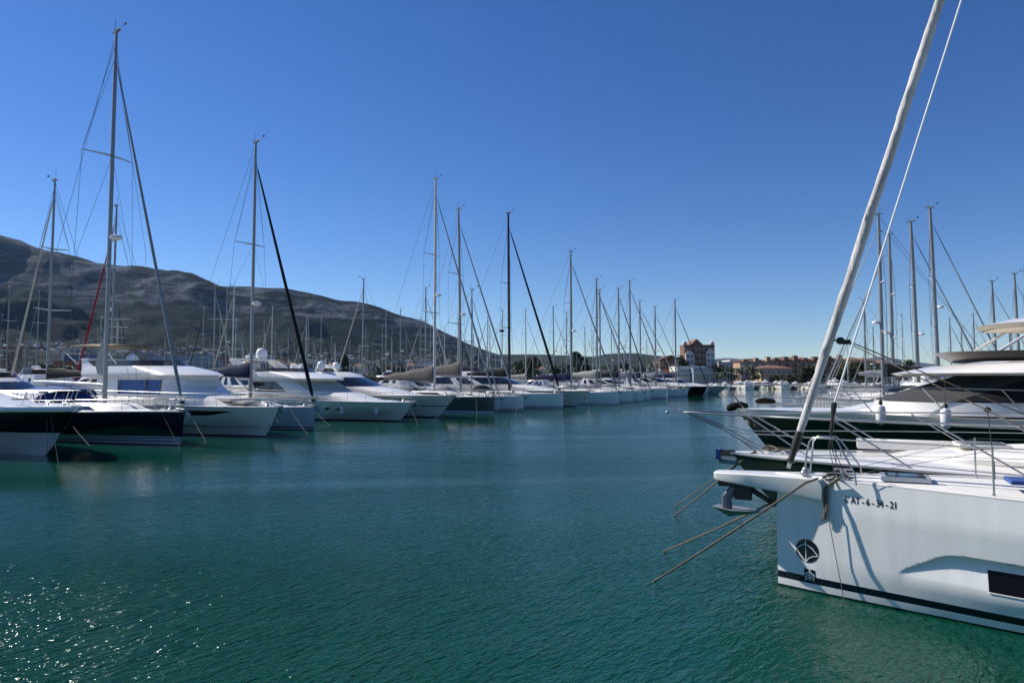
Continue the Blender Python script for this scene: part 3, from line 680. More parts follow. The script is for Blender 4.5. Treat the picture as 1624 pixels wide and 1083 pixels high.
class Hull:
    """levels: list of (z fraction of freeboard or absolute below, k at bow, k amidships, material of the band ABOVE the level)"""
    def __init__(s, L, B, fb0, fb1, hb, levels, rake=.3, rexp=1.0, kfade=.5):
        s.L, s.B, s.fb0, s.fb1, s.hb, s.levels, s.rake, s.rexp, s.kfade = L, B, fb0, fb1, hb, levels, rake, rexp, kfade
    def sheer(s, t): return lerp(s.fb0, s.fb1, sm(min(1, t * 1.25)) * .9 + .1 * t)
    def half(s, t): return interp(s.hb, t) * s.B / 2
    def zl(s, t, zf): return s.sheer(t) * zf if zf > 0 else zf
    def pt(s, t, lv):
        zf, k0, k1 = lv[0], lv[1], lv[2]
        z = s.zl(t, zf); k = lerp(k0, k1, sm(t / s.kfade))
        off = s.rake * (max(0, zf) ** s.rexp) * (1 - t) ** 2 if zf > 0 else s.rake * zf * .8 * (1 - t) ** 2
        return (-s.L * t + off, s.half(t) * k, z)
    def dx(s, t): return -s.L * t + s.rake * (1 - t) ** 2          # deck x at station t
    def tx(s, x):                                                    # station of a deck x
        lo, hi = 0, 1
        for _ in range(40):
            m = (lo + hi) / 2
            if s.dx(m) > x: lo = m
            else: hi = m
        return lo
    def deck_half(s, x): return s.half(s.tx(x)) * s.levels[-1][2]
    def deck_z(s, x): return s.sheer(s.tx(x))
    def make(s, o, n=34, name='hull'):
        ts = [0, .006, .015, .03] + [.03 + .97 * ((i + 1) / (n - 4)) ** 1.25 for i in range(n - 4)]
        mb = MB(); lv = s.levels
        for side in (1, -1):
            rows = [[(p[0], p[1] * side, p[2]) for p in (s.pt(t, l) for l in lv)] for t in ts]
            for j in range(len(lv) - 1):
                mb.grid([[r[j], r[j + 1]] for r in rows], lv[j][3], flip=(side == 1))
        st = [s.pt(1, l) for l in lv]
        for j in range(len(lv) - 1):
            a, b = st[j], st[j + 1]
            mb.add([(a[0], a[1], a[2]), (a[0], -a[1], a[2]), (b[0], -b[1], b[2]), (b[0], b[1], b[2])], [(0, 1, 2, 3)], lv[j][3])
        return mb.build(name, o, smooth=28, clean=True)
    def deck(s, o, m='deck', camber=.06, drop=.0, inset=.02, n=26, t1=1.0):
        mb = MB(); rows = []
        for i in range(n + 1):
            t = (i / n) ** 1.2 * t1; h = max(.003, s.half(t) * s.levels[-1][2] - inset); z = s.sheer(t) - drop; x = s.dx(t) - inset * (t < .01)
            rows.append([(x, h * q, z + camber * (1 - q * q) * min(1, t * 6)) for q in (-1, -.75, -.5, -.25, 0, .25, .5, .75, 1)])
        mb.grid(rows, m); return mb.build('deck', o, smooth=30)
    def rail_path(s, side, t0, t1, n, dz=0, inset=0.05):
        out = []
        for i in range(n + 1):
            t = lerp(t0, t1, i / n); out.append((s.dx(t), side * max(0.0, s.half(t) * s.levels[-1][2] - inset), s.sheer(t) + dz))
        return out
    def rub(s, o, m, r=.03, dz=0, name='rub_rail', n=24):
        mb = MB()
        for side in (1, -1): mb.tube([(p[0], p[1], p[2]) for p in s.rail_path(side, 0, 1, n, dz, -.004)], r, m, 6)
        return mb.build(name, o)
def stack(o, levels, names, m=10, k=8, taper=.93, pw=.85, smooth=35, cap='roof', capm='gel', back=True, open_top=False):
    """superstructure lofted from plan outlines. levels: (z, x_front, x_back, half width, nose length[, zback]);
    names: f(level, seg) -> (part name, material); seg 0..m-1 front, m..m+k-1 side, m+k the back"""
    parts = {}
    def outline(L):
        z, xf, xb, w, nose = L[:5]; zb = L[5] if len(L) > 5 else z
        pts = []
        for i in range(m + 1):
            th = math.pi / 2 * i / m; x = xf - nose * (1 - math.cos(th)); pts.append((x, w * math.sin(th) ** pw))
        for i in range(1, k + 1):
            t = i / k; pts.append((lerp(xf - nose, xb, t), w * lerp(1, taper, t ** 2)))
        pts.append((xb, 0))
        return [(x, y, z if len(L) < 6 else lerp(z, zb, max(0, min(1, (xf - x) / max(.01, xf - xb))))) for x, y in pts]
    outs = [outline(L) for L in levels]
    for i in range(len(levels) - 1):
        for j in range(m + k + 1):
            if j == m + k and not back: continue
            q = names(i, j)
            if q is None: continue
            nm, mt = q; mb = parts.setdefault(nm, MB())
            a, b, c, d = outs[i][j], outs[i][j + 1], outs[i + 1][j + 1], outs[i + 1][j]
            mb.add([a, b, c, d], [(0, 1, 2, 3)], mt); mb.add([(v[0], -v[1], v[2]) for v in (a, b, c, d)], [(3, 2, 1, 0)], mt)
    if not open_top:
        t = outs[-1]; mb = parts.setdefault(cap, MB()); z = levels[-1][0]
        for j in range(m + k + 1):
            a, b = t[j], t[j + 1]
            mid = .5; rise = levels[-1][6] if len(levels[-1]) > 6 else .03
            am = (a[0], 0, a[2] + rise * min(1, a[1] * 2)); bm_ = (b[0], 0, b[2] + rise * min(1, b[1] * 2))
            mb.add([a, b, bm_, am], [(0, 1, 2, 3)], capm); mb.add([(a[0], -a[1], a[2]), (b[0], -b[1], b[2]), bm_, am], [(3, 2, 1, 0)], capm)
    out = {}
    for nm, mb in parts.items(): out[nm] = mb.build(nm.split('|')[0], o, smooth=smooth, clean=True)
    return out
def guard_rail(o, h, hull, side, t0, t1, posts, height=.62, wires=2, r=.012, top=.012, inset=.07, posts_lean=0.0, name='guard_rail', m='steel', lift=0.0):
    mb = MB()
    pth = hull.rail_path(side, t0, t1, posts * 2, 0, inset)
    for i in range(0, len(pth), 2):
        p = pth[i]; mb.tube([(p[0], p[1], p[2] + lift), (p[0] + posts_lean, p[1], p[2] + height)], r, m, 6)
    for k in range(wires):
        hh = height * (1 - k / wires * 1.0) if k else height
        mb.tube([(p[0] + posts_lean * hh / height, p[1], p[2] + hh) for p in pth], top if k == 0 else top * .55, m, 5)
    return mb.build(name, o)
def pulpit(o, hull, height=.65, t1=.09, r=.016, fwd=.15, open_bow=False, mid=True, m='steel'):
    mb = MB(); a = hull.rail_path(1, 0.0, t1, 8, 0, .05); tip = hull.dx(0)
    def ring(h, f):
        L = [(p[0] + f * (1 - i / 8), max(p[1], .10), p[2] + h) for i, p in enumerate(a)]
        return L
    for h in ([height, height * .5] if mid else [height]):
        L = ring(h, fwd * h / height); Rr = [(p[0], -p[1], p[2]) for p in L]
        if open_bow: mb.tube(L, r, m, 6); mb.tube(Rr, r, m, 6)
        else: mb.tube(L[::-1] + [(L[0][0] + .05, 0, L[0][2])] + Rr, r, m, 6)
    for s in (1, -1):
        for i in (1, 5, 8):
            p = a[i]; q = ring(height, fwd)[i]; mb.tube([(p[0] - .02, s * max(p[1], .08), p[2]), (q[0], s * q[1], q[2])], r, m, 6)
    return mb.build('pulpit', o)
def radar_mb(c, r=.28, m='dome'):
    mb = MB(); mb.lathe(c, [(r * .8, -.10), (r, -.05), (r, .03), (r * .93, .10), (r * .6, .14), (.02, .15)], m, 14); return mb
def sat_dome(o, c, r=.3):
    mb = MB(); mb.lathe(c, [(r * .55, -.18), (r * .6, 0), (r, .04), (r, r * .9), (r * .92, r * 1.3), (r * .7, r * 1.62), (r * .35, r * 1.82), (.02, r * 1.88)], 'dome', 14); return mb.build('satellite_dome', o)

def rig(o, hull, mastx, mast_top, rake=.0, sprd=((.33, 1.1), (.62, .85)), mm='alu', mr=.11, boom=None, stay='sail_white', stay_r=.075, stayf=.93, stay_dx=-.15,
        base_z=None, radar=None, wire=.008, back=True, boom_cover=None, boom_z=1.6, detail=1, drum=True, stay2=None, cover_r=.22, cover_len=1.0, beam=None, flip=1, lazy=False, boom_m=None, sw=1.0):
    dz = hull.deck_z(mastx); z0 = dz + .3 if base_z is None else base_z
    H = mast_top - z0; tx = mastx - rake * H
    def at(f): return Vector((lerp(mastx, tx, f), 0, lerp(z0, mast_top, f)))
    mb = MB(); mb.tube([at(0), at(.5), at(.85), at(1)], [mr, mr * .97, mr * .9, mr * .68], mm, 10, flat=.62)
    if detail: mb.box((tx + .02, 0, mast_top + .02), (mr * 4.2, .10, .07), mm)
    mast = mb.build('mast', o)
    hb = hull.deck_half(mastx) - .06
    for s in sprd:
        f, ln = s[0], s[1]
        for side in (1, -1):
            mb = MB(); p = at(f); mb.tube([p, p + Vector((-.12 - ln * .22, side * ln, .06))], [.045 * sw, .022 * sw], mm if mm != 'alu' else 'aluwhite', 6, flat=.5); mb.build('spreader', mast)
    mb = MB()
    for side in (1, -1):
        tips = [at(s[0]) + Vector((-.12 - s[1] * .22, side * s[1], .06)) for s in sprd]
        mb.tube([Vector((mastx - .25, side * hb, dz))] + tips + [at(.97)], wire, 'wire', 4, caps=False)
        for i, tp in enumerate(tips):
            mb.tube([tp if i or True else tp, at(min(.96, sprd[i + 1][0] if i + 1 < len(sprd) else .93))], wire * .8, 'wire', 4, caps=False)
        mb.tube([Vector((mastx - .35, side * hb * .95, dz)), at(sprd[0][0] - .02)], wire * .8, 'wire', 4, caps=False)
    if back:
        mb.tube([at(.995), Vector((-hull.L * .98, .0, hull.fb1 + 2.2)), ], wire, 'wire', 4, caps=False)
        for side in (1, -1): mb.tube([Vector((-hull.L * .98, .0, hull.fb1 + 2.2)), Vector((-hull.L * .99, side * hull.B * .3, hull.fb1))], wire, 'wire', 4, caps=False)
    mb.build('rigging', o)
    sx = hull.dx(0) + stay_dx; sz = hull.fb0 + .12
    top = at(stayf); bot = Vector((sx, 0, sz)); dv = top - bot
    if stay:
        mb = MB(); a = bot + dv * .035; b = bot + dv * .965
        pts = [a + (b - a) * t for t in (0, .012, .06, .25, .5, .75, .93, .985, 1)]
        mb.tube(pts, [stay_r * k for k in (.5, .8, 1, .96, .82, .66, .5, .35, .2)], stay, 8)
        fs = mb.build('furled_sail', o)
        mb = MB(); mb.tube([bot, a], .02, 'wire', 6); mb.tube([b, top], .014, 'wire', 5)
        if drum: q = bot + dv.normalized() * .25; mb.tube([q, q + dv.normalized() * .12], stay_r * 1.2, 'rubber', 10)
        mb.build('furler', o)
    else:
        mb = MB(); mb.tube([bot, top], wire * 1.4, 'wire', 5); mb.build('forestay', o)
    if stay2:
        b2 = Vector((lerp(sx, mastx, .28), 0, hull.deck_z(sx * .7) + .1)); t2 = at(.80)
        mb = MB(); mb.tube([b2, b2 + (t2 - b2) * .05, b2 + (t2 - b2) * .9, t2], [.02, stay_r * .7, stay_r * .4, .015], stay2, 8); mb.build('staysail', o)
    if boom:
        bz = z0 + boom_z; p0 = Vector((mastx - mr, 0, bz)); p1 = Vector((mastx - boom, 0, bz + .18))
        mb = MB(); mb.tube([p0, p0.lerp(p1, .1), p0.lerp(p1, .8), p1], [.07, .105, .105, .075] if boom_m is None else [.10, .14, .13, .09], boom_m or mm, 8, flat=.7)
        mb.tube([Vector((mastx - mr, 0, bz - .95)), p0 + (p1 - p0) * .28], .035, boom_m or mm, 6)
        bo = mb.build('boom', o)
        if boom_cover:
            mb = MB(); rows = []; n = 12
            for i in range(n + 1):
                t = i / n * cover_len; hgt = (cover_r * 2.4) * (1 - t) ** 1.1 + cover_r * (.85 + .15 * math.sin(t * 17 + 1)); wd = cover_r * (1 - .45 * t) * (1 + .08 * math.sin(t * 31))
                c = p0 + (p1 - p0) * t
                if i == 0: wd *= .8
                rows.append([(c.x, wd * math.sin(a) * (1 if math.cos(a) < .2 else .75), c.z + .02 + (hgt * (math.cos(a) + .35) if math.cos(a) > -.35 else .1 * math.cos(a))) for a in [2 * math.pi * q / 12 for q in range(12)]])
            mb.grid(rows, boom_cover, close=True); mb.add(rows[0], [tuple(range(12))], boom_cover); mb.add(rows[-1], [tuple(range(12))[::-1]], boom_cover)
            mb.build('sail_cover', bo)
            if lazy:
                mb = MB()
                for t in (.3, .6, .85):
                    for side in (1, -1): mb.tube([p0 + (p1 - p0) * t + Vector((0, side * .15, .1)), at(.55)], wire * .7, 'wire', 4, caps=False)
                mb.build('lazy_jacks', bo)
    if radar:
        p = at(radar); c = (p.x + .42, 0, p.z); mb = radar_mb(c); mb.tube([(p.x, 0, p.z - .12), (p.x + .3, 0, p.z - .1)], .03, 'aluwhite', 6); mb.build('radar', mast)
    if detail:
        mb = MB(); t = at(1)
        mb.tube([t + Vector((-.1, 0, 0)), t + Vector((-.1, 0, .75))], .012, 'wire', 4)
        mb.tube([t, t + Vector((.55, .1, .32))], .012, 'wire', 4); mb.box(t + Vector((.6, .12, .36)), (.16, .05, .10), 'rubber')
        mb.tube([t + Vector((.0, 0, 0)), t + Vector((.0, 0, .2)), t + Vector((-.42, .05, .22))], .01, 'wire', 4)
        mb.box(t + Vector((.15, 0, .1)), (.2, .12, .1), 'dome')
        mb.build('masthead_gear', mast)
    return mast, at
def coachroof(o, hull, x0, x1, h, wf=.62, win='glass', m='deck'):
    w = hull.deck_half((x0 + x1) / 2) * wf; z0 = min(hull.deck_z(x0), hull.deck_z(x1)) - .06
    zf = hull.deck_z(x0) + .03
    lv = [(z0, x0 + .1, x1, w * 1.06, 1.6), (z0 + h * .42, x0 - .35, x1, w * 1.02, 1.7), (z0 + h * .80, x0 - .9, x1, w * .96, 1.8), (z0 + h, x0 - 1.35, x1 + .05, w * .86, 1.9)]
    r = stack(o, lv, lambda i, j: ('window', win) if (i == 1 and 9 <= j <= 15) else ('coachroof', m), cap='coachroof', capm=m, taper=.95)
    return z0 + h
def sprayhood(o, x, w, z, h=.75, L=1.5, m='canvas_blue'):
    mb = MB(); rows = []
    for i in range(6):
        t = i / 5; xx = x - L * t; hh = h * math.sin(math.pi / 2 * min(1, .15 + t * 1.0)); ww = w * (.9 + .1 * t)
        rows.append([(xx, ww * math.cos(a), z + hh * math.sin(a) ** .7 if math.sin(a) > 0 else z) for a in [math.pi * q / 10 for q in range(11)]])
    mb.grid(rows, m); rows2 = [[(p[0] - .01, p[1] * .97, p[2] - .02) for p in r] for r in rows]; mb.grid(rows2, m, flip=True)
    sh = mb.build('sprayhood', o)
    mb = MB(); r = rows[1]; q = rows[0]
    for k in range(1, 9): 
        if k % 3 != 0: mb.add([q[k], q[k + 1], r[k + 1], r[k]], [(0, 1, 2, 3)], 'glass')
    for i in range(len(mb.v)): v = mb.v[i]; mb.v[i] = (v[0] + .012, v[1], v[2] + .012)
    mb.build('clear_panel', sh)
    return sh
def bimini(o, x0, x1, w, z, zb, m='canvas_blue', th=.10):
    mb = MB(); rows = []
    for i in range(7):
        t = i / 6; x = lerp(x0, x1, t); d = .12 * (abs(2 * t - 1) ** 2)
        rows.append([(x, w * q, z - d - .18 * abs(q) ** 2.5) for q in (-1, -.8, -.5, 0, .5, .8, 1)])
    mb.grid(rows, m); mb.grid([[(p[0], p[1], p[2] - .04) for p in r] for r in rows], m, flip=True)
    b = mb.build('bimini', o)
    mb = MB(); xm = (x0 + x1) / 2
    for s in (1, -1):
        for xx in (x0 + .05, x1 - .05, xm): mb.tube([(xm - .2, s * w, zb), (xx, s * w * .98, z - .25)], .016, 'steel', 5)
    mb.build('bimini_frame', b)
    return b
def cockpit(o, hull, x0, x1, m='deck', wheels=True, z=None):
    w = hull.deck_half((x0 + x1) / 2) * .66; z0 = hull.deck_z(x0) - .03 if z is None else z; mb = MB()
    for s in (1, -1): mb.box(((x0 + x1) / 2, s * w, z0 + .18), (abs(x1 - x0), .24, .36), 'gel')
    mb.box((x1 + .2, 0, z0 + .05), (.4, w * 1.7, .16), 'gel'); mb.build('coaming', o)
    if wheels:
        for s in (1, -1):
            mb = MB(); c = Vector((x1 + 1.1, s * w * .55, z0 + .62))
            mb.tube([c + Vector((.08 * math.sin(a), .42 * math.cos(a), .42 * math.sin(a))) for a in [2 * math.pi * i / 16 for i in range(17)]], .018, 'steel', 5)
            for a in range(5): mb.tube([c, c + Vector((0, .42 * math.cos(a * 1.2566), .42 * math.sin(a * 1.2566)))], .01, 'steel', 4)
            mb.box(c + Vector((.18, 0, -.35)), (.22, .22, .8), 'gel'); mb.build('steering_wheel', o)
def hatches(o, hull, xs, dz=.05, w=.55):
    for x in xs:
        mb = MB(); z = hull.deck_z(x) + dz; mb.box((x, 0, z), (w, w, .05), 'alu'); mb.box((x, 0, z + .03), (w * .86, w * .86, .03), 'glass'); mb.build('hatch', o, smooth=0)
def bow_gear(o, hull, anchor=True, m='galv'):
    mb = MB(); x = hull.dx(0); z = hull.fb0
    mb.box((x - .12, 0, z + .05), (.5, .22, .08), 'steel')
    mb.lathe((x - 1.0, 0, z + .04), [(.10, 0), (.12, .06), (.07, .12), (.10, .2), (.08, .24)], 'steel', 10)
    for s in (1, -1): mb.tube([(x - .9, s * .35, z + .1), (x - 1.2, s * .4, z + .1)], .03, 'steel', 6)
    mb.build('bow_fitting', o)
    if anchor:
        mb = MB(); mb.tube([(x - .6, 0, z + .12), (x + .18, 0, z + .08), (x + .32, 0, z - .12)], .035, m, 6)
        mb.add([(x + .36, 0, z - .30), (x + .30, .16, z - .05), (x - .06, .05, z - .16), (x + .30, -.16, z - .05), (x - .06, -.05, z - .16)], [(0, 1, 2), (0, 4, 3), (0, 2, 4), (1, 3, 4, 2), (0, 3, 1)], m)
        mb.build('anchor', o)
def rope(pts, r, label, m='rope', name='mooring_rope', group=None, sag=.0, cat='rope', n=14):
    P = [Vector(p) for p in pts]; out = []
    for i in range(len(P) - 1):
        L = (P[i + 1] - P[i]).length
        for k in range(n):
            t = k / n; out.append(P[i].lerp(P[i + 1], t) - Vector((0, 0, sag * L * 4 * t * (1 - t))))
    out.append(P[-1])
    mb = MB(); mb.tube(out, r, m, 6); o = mb.build(name); tag(o, label, cat, group); return o
def fender(p, r, h, label, m='fender', group=None, tip='rubber', line=.4):
    o = thing('fender', label, 'fender', p, 0, group)
    mb = MB(); mb.lathe((0, 0, -h), [(.02, 0), (r * .5, .02), (r * .9, r * .5), (r, r), (r, 2 * h - r), (r * .85, 2 * h - r * .45), (r * .4, 2 * h - .04), (.03, 2 * h)], m, 14); mb.build('body', o)
    mb = MB(); mb.lathe((0, 0, h - .01), [(.05, 0), (.055, .05), (.03, .1), (.01, .12)], tip, 8)
    mb.tube([(0, 0, h + .08), (0, 0, h + line)], .008, 'rope_dark', 4); mb.build('line', o)
    return o

# ------------------------------------------------------------ left row, near to far
AL = R(-29.5)
WL = [(-.6, .05, .12, 'anti'), (-.22, .35, .72, 'anti'), (.0, .62, .90, 'anti')]
def sail_levels(main, boot='boot', s0=.055, s1=.14, s2=None):
    lv = list(WL[:2]) + [(-.02, .66, .915, 'anti'), (s0 * .5, .68, .925, main), (s0 * 1.6, .70, .935, boot), (s1, .72, .945, main)]
    lv += [(.3, .78, .965, main), (.55, .87, .985, main), (.8, .95, 1.0, main), (1.0, 1.0, 1.0, main)]
    return lv
def sailboat(label, wlpx, mast_px, mast_py, L=14, B=4.2, fb=(1.55, 1.35), main='gel', boot='boot', rake=.12, name='sailboat', cat='sailboat', ang=AL, sprayc='canvas_grey', mastx=None, levels=None, hbt=HB_SAIL,
             rigkw=None, bim=None, coach=.42, pulp=True, rails=True, pos=None, group=None, anchor=True, wheels=False, base_dz=.35):
    p = on_z(*wlpx) if pos is None else pos
    b = Boat(name, label, cat, p, ang, group); o = b.o
    h = Hull(L, B, fb[0], fb[1], hbt, levels or sail_levels(main, boot), rake)
    h.make(o); h.deck(o); h.rub(o, main if main in ('gel', 'gelgrey') else 'gel', .022)
    mx, _ = b.xz(mast_px, 600) if mast_px else (-L * .4, 0)
    if mastx: mx = mastx
    wpt = b.w(mx, 0, 0); top = height_at(wpt.x, wpt.y, mast_py)
    kw = dict(boom=L * .36, boom_cover='sail_grey', radar=None); kw.update(rigkw or {})
    zt = coachroof(o, h, -L * .22, -L * .62, coach)
    rig(o, h, mx, top, base_z=h.deck_z(mx) + base_dz, **kw)
    if sprayc: sprayhood(o, -L * .60, h.B * .33, h.deck_z(-L * .6) + coach * .5, .8, 1.4, sprayc)
    cockpit(o, h, -L * .64, -L * .97, wheels=wheels)
    if bim: bimini(o, -L * .74, -L * .95, h.B * .36, h.fb1 + 2.3, h.fb1 + .4, bim)
    hatches(o, h, (-L * .13,))
    if pulp: pulpit(o, h)
    if rails:
        for s in (1, -1): guard_rail(o, h, h, s, .10, .93, 8, .6, 2, .011, .008)
    bow_gear(o, h, anchor)
    b.h = h; b.mx = mx; b.top = top
    return b
def row_rope(b, x, y, z, end, label, r=.0095, m='rope', sag=.012):
    return rope([b.w(x, y, z), on_z(*end, z=-.15)], r, label, m, sag=sag, group='mooring lines of the left row')

# 2: navy sloop -------------------------------------------------------------
lv = [(-.6, .05, .12, 'anti'), (-.2, .45, .72, 'anti'), (.02, .68, .90, 'gelgrey'), (.10, .70, .92, 'navy'), (.125, .71, .925, 'gelgrey'), (.185, .72, .93, 'navy'), (.21, .73, .935, 'gelgrey'), (.25, .74, .94, 'navy'),
      (.5, .84, .97, 'navy'), (.8, .95, 1, 'navy'), (.97, .99, 1.0, 'gel'), (1.0, 1.0, 1.0, 'gel')]
navy = sailboat('navy blue hulled sailboat with tall bare grey mast and white boom at left', (288, 706), 167, 51, L=15.2, B=4.6, fb=(1.62, 1.42), main='navy', levels=lv, rake=.10, sprayc='canvas_blue', bim=None,
                rigkw=dict(mr=.15, boom=7.2, boom_cover=None, stay='sail_grey', stay_r=.085, sprd=((.365, 1.55), (.66, 1.35)), radar=None, stayf=.93, boom_m='aluwhite', boom_z=.95, wire=.011, sw=1.3, stay_dx=-.05), coach=.50)
o = navy.o
x, z = navy.xz(186, 377); mb = radar_mb((x - .1, 0, z), .30); mb.tube([(navy.mx, 0, z - .14), (x, 0, z - .12)], .035, 'aluwhite', 6); mb.build('radar', o)
mb = MB(); x0, z0_ = navy.xz(213, 190); mb.tube([navy_p for navy_p in (Vector((navy.mx - .1, .1, navy.top - 1.2)), Vector((navy.mx + 1.6, 1.0, 10)), Vector((navy.mx + 1.9, 1.3, 1.8)))], .008, 'sail_red', 5); mb.build('halyard', o)
mb = MB(); p = [(navy.mx - .15, .0, 5.7), (navy.mx - .95, 0, 3.95), (navy.mx - .7, 0, 3.45), (navy.mx - .15, 0, 3.35)]
mb.add([(a, -.03, c) for a, _, c in p] + [(a, .03, c) for a, _, c in p], [(0, 1, 2, 3), (7, 6, 5, 4), (0, 4, 5, 1), (1, 5, 6, 2)], 'sail_grey'); mb.build('mast_cover', o)
# blue bimini over the navy boat cockpit
bimini(o, -9.4, -12.6, 1.6, 2.75, 1.7, 'canvas_blue')
mb = MB()
for s in (1, -1):
    for xx in (-8.6, -9.8, -11.4): mb.tube([(xx, s * 1.7, 1.6), (xx - .9, s * 1.5, 2.6)], .02, 'steel', 5)
mb.build('cockpit_frame', o)
# 1: black hulled motor yacht ------------------------------------------------
P1 = on_z(72, 722); b1 = Boat('motor_yacht', 'black hulled motor yacht with pale lower hull at the left edge', 'motor yacht', P1, AL)
h1 = Hull(17, 4.9, 1.95, 1.75, HB_POWER, [(-.6, .02, .1, 'anti'), (-.2, .10, .6, 'anti'), (.0, .22, .86, 'gelgrey'), (.28, .30, .93, 'gelgrey'), (.50, .55, .95, 'black'), (.54, .60, .96, 'black'), (.8, .82, .99, 'black'), (1.0, 1.0, 1.0, 'black')], 2.0, .8)
h1.make(b1.o); h1.deck(b1.o, 'gel', .10)
mb = MB()
for s in (1, -1): mb.tube(h1.rail_path(s, 0.0, 1, 30, .02, .02), .13, 'gel', 8)
mb.build('gunwale', b1.o)
stack(b1.o, [(1.85, -1.2, -15, 1.75, 3.2), (2.2, -3.0, -15, 1.55, 3.0), (2.42, -4.8, -15, 1.4, 2.6)], lambda i, j: ('foredeck_trunk', 'gel'), cap='foredeck_trunk', pw=.8)
stack(b1.o, [(2.25, -6.0, -13, 1.55, 2.4), (2.45, -6.2, -13, 1.52, 2.4), (3.35, -8.4, -13, 1.3, 1.9), (3.5, -8.6, -13, 1.25, 1.8)], lambda i, j: ('windscreen', 'glass') if i == 1 and j < 14 else ('cabin', 'gel'), cap='roof')
for s in (1, -1): guard_rail(b1.o, h1, h1, s, .015, .75, 9, .75, 1, .018, .02, .25, posts_lean=.45, name='bow_rail')
hatches(b1.o, h1, (-2.2,), .38, .5)
mb = MB()
for x in (-.6, -3.2): mb.tube([(x - .2, h1.deck_half(x) - .45, h1.deck_z(x) + .2), (x + .2, h1.deck_half(x) - .45, h1.deck_z(x) + .2)], .03, 'steel', 6); mb.box((x, h1.deck_half(x) - .45, h1.deck_z(x) + .12), (.12, .06, .16), 'steel')
mb.build('cleat', b1.o)
# 3: white flybridge yacht with blue windows ---------------------------------
P3 = on_z(420, 692); b3 = Boat('motor_yacht', 'white flybridge motor yacht with blue covered side windows', 'motor yacht', P3, AL)
h3 = Hull(16.5, 4.7, 1.62, 1.75, HB_POWER, [(-.6, .02, .1, 'anti'), (-.2, .10, .6, 'anti'), (.03, .25, .88, 'gel'), (.20, .30, .93, 'gel'), (.30, .42, .95, 'gel'), (.33, .46, .955, 'gel'), (.62, .72, .98, 'gel'), (.88, .93, 1.0, 'gel'), (1.0, 1.0, 1.0, 'gel')], 1.15, .8)
h3.make(b3.o); h3.deck(b3.o, 'gel', .08); h3.rub(b3.o, 'gelgrey', .035)
mb = MB()
for s in (1, -1): mb.tube([(h3.pt(t, (.31, .435, .952))[0], s * (h3.pt(t, (.31, .435, .952))[1] + .01), h3.pt(t, (.31, .435, .952))[2] + .05 * (1 - t)) for t in [i / 24 for i in range(25)]], .03, 'rubber', 6)
mb.build('spray_rail', b3.o)
mb = MB()
for s in (1, -1):
    rows = []
    for i in range(45):
        t = lerp(.115, .6, i / 44); a = h3.pt(t, (.70, .79, .984)); c = h3.pt(t, (.86, .915, .997)); top_k = min(1, (i + 1) / 9)
        a2 = lerp(c[2], a[2], top_k)
        rows.append([(a[0], s * (lerp(c[1], a[1], top_k) + .035), a2), (c[0], s * (c[1] + .035), c[2])])
    mb.grid(rows, 'winblack')
mb.build('hull_window', b3.o)
stack(b3.o, [(1.6, -1.3, -13.5, 1.5, 3.6), (2.0, -2.6, -13.5, 1.62, 2.9), (2.2, -3.2, -13.5, 1.66, 2.6)], lambda i, j: ('foredeck_trunk', 'gel'), cap='foredeck_trunk', pw=.8)
mb = MB(); mb.box((-2.7, 0, 2.0), (1.5, 1.7, .16), 'cream'); mb.box((-1.5, 0, 1.86), (.9, 1.2, .14), 'cream'); s_ = mb.build('sun_pad', b3.o, smooth=0)
hx = lambda px, y=1.7: b3.xz(px, 600, y)[0]
def n3(i, j):
    if i == 0: return ('cabin', 'gel')
    if i == 1 and j < 9: return ('windshield_cover', 'gel')
    if i == 1 and 10 <= j <= 14: return ('side_window', 'blueglass')
    if i == 2 and 10 <= j <= 14: return ('side_window', 'blueglass')
    return ('cabin', 'gel')
stack(b3.o, [(1.75, -3.3, -13.2, 1.92, 3.3), (2.28, -3.8, -13.2, 1.90, 2.8), (2.75, -4.9, -13.3, 1.86, 1.7), (3.12, -5.3, -13.4, 1.8, 1.3), (3.3, -5.3, -13.6, 1.78, 1.3)], n3, cap='cabin', k=8)
stack(b3.o, [(3.28, -5.0, -14.6, 2.0, 2.6), (3.40, -4.8, -14.7, 2.06, 2.7), (3.60, -5.4, -14.7, 2.04, 2.8), (3.95, -7.6, -14.7, 1.9, 2.2)], lambda i, j: ('flybridge', 'gel'), cap='flybridge', pw=.75)
stack(b3.o, [(3.9, -7.8, -13.5, 1.7, 2.0), (4.3, -8.4, -13.5, 1.66, 1.9)], lambda i, j: ('flybridge_screen', 'perspex') if j < 15 else None, open_top=True, back=False)
mb = MB()
for s in (1, -1): mb.add([(-13.6, s * 1.85, 3.4), (-14.9, s * 1.85, 3.4), (-15.1, s * 1.7, 4.35), (-14.6, s * 1.7, 4.4), (-13.6, s * 1.8, 3.9)] , [(0, 1, 2, 3, 4)] , 'gel'); mb.add([(-13.6, s * 1.77, 3.4), (-14.9, s * 1.77, 3.4), (-15.1, s * 1.62, 4.35), (-14.6, s * 1.62, 4.4), (-13.6, s * 1.72, 3.9)] , [(4, 3, 2, 1, 0)] , 'gel')
mb.box((-14.85, 0, 4.42), (.65, 3.5, .12), 'gel'); mb.build('radar_arch', b3.o, smooth=0)
x, z = b3.xz(209, 575); sat_dome(b3.o, (x, 0, z - .1), .36)
x2, z2 = b3.xz(187, 556); mb = radar_mb((x2, .3, z2), .34); mb.tube([(x2, .3, 4.9), (x2, .3, z2)], .05, 'aluwhite', 6); mb.build('radar', b3.o)
mb = MB(); mb.tube([(x2 - .1, 0, 4.9), (x2 - .1, 0, 6.9)], .04, 'aluwhite', 6); mb.box((x2 - .1, 0, 6.6), (.1, 1.3, .06), 'aluwhite'); mb.box((x2 - .1, 0, 5.9), (.1, .9, .06), 'aluwhite'); mb.build('antenna_mast', b3.o)
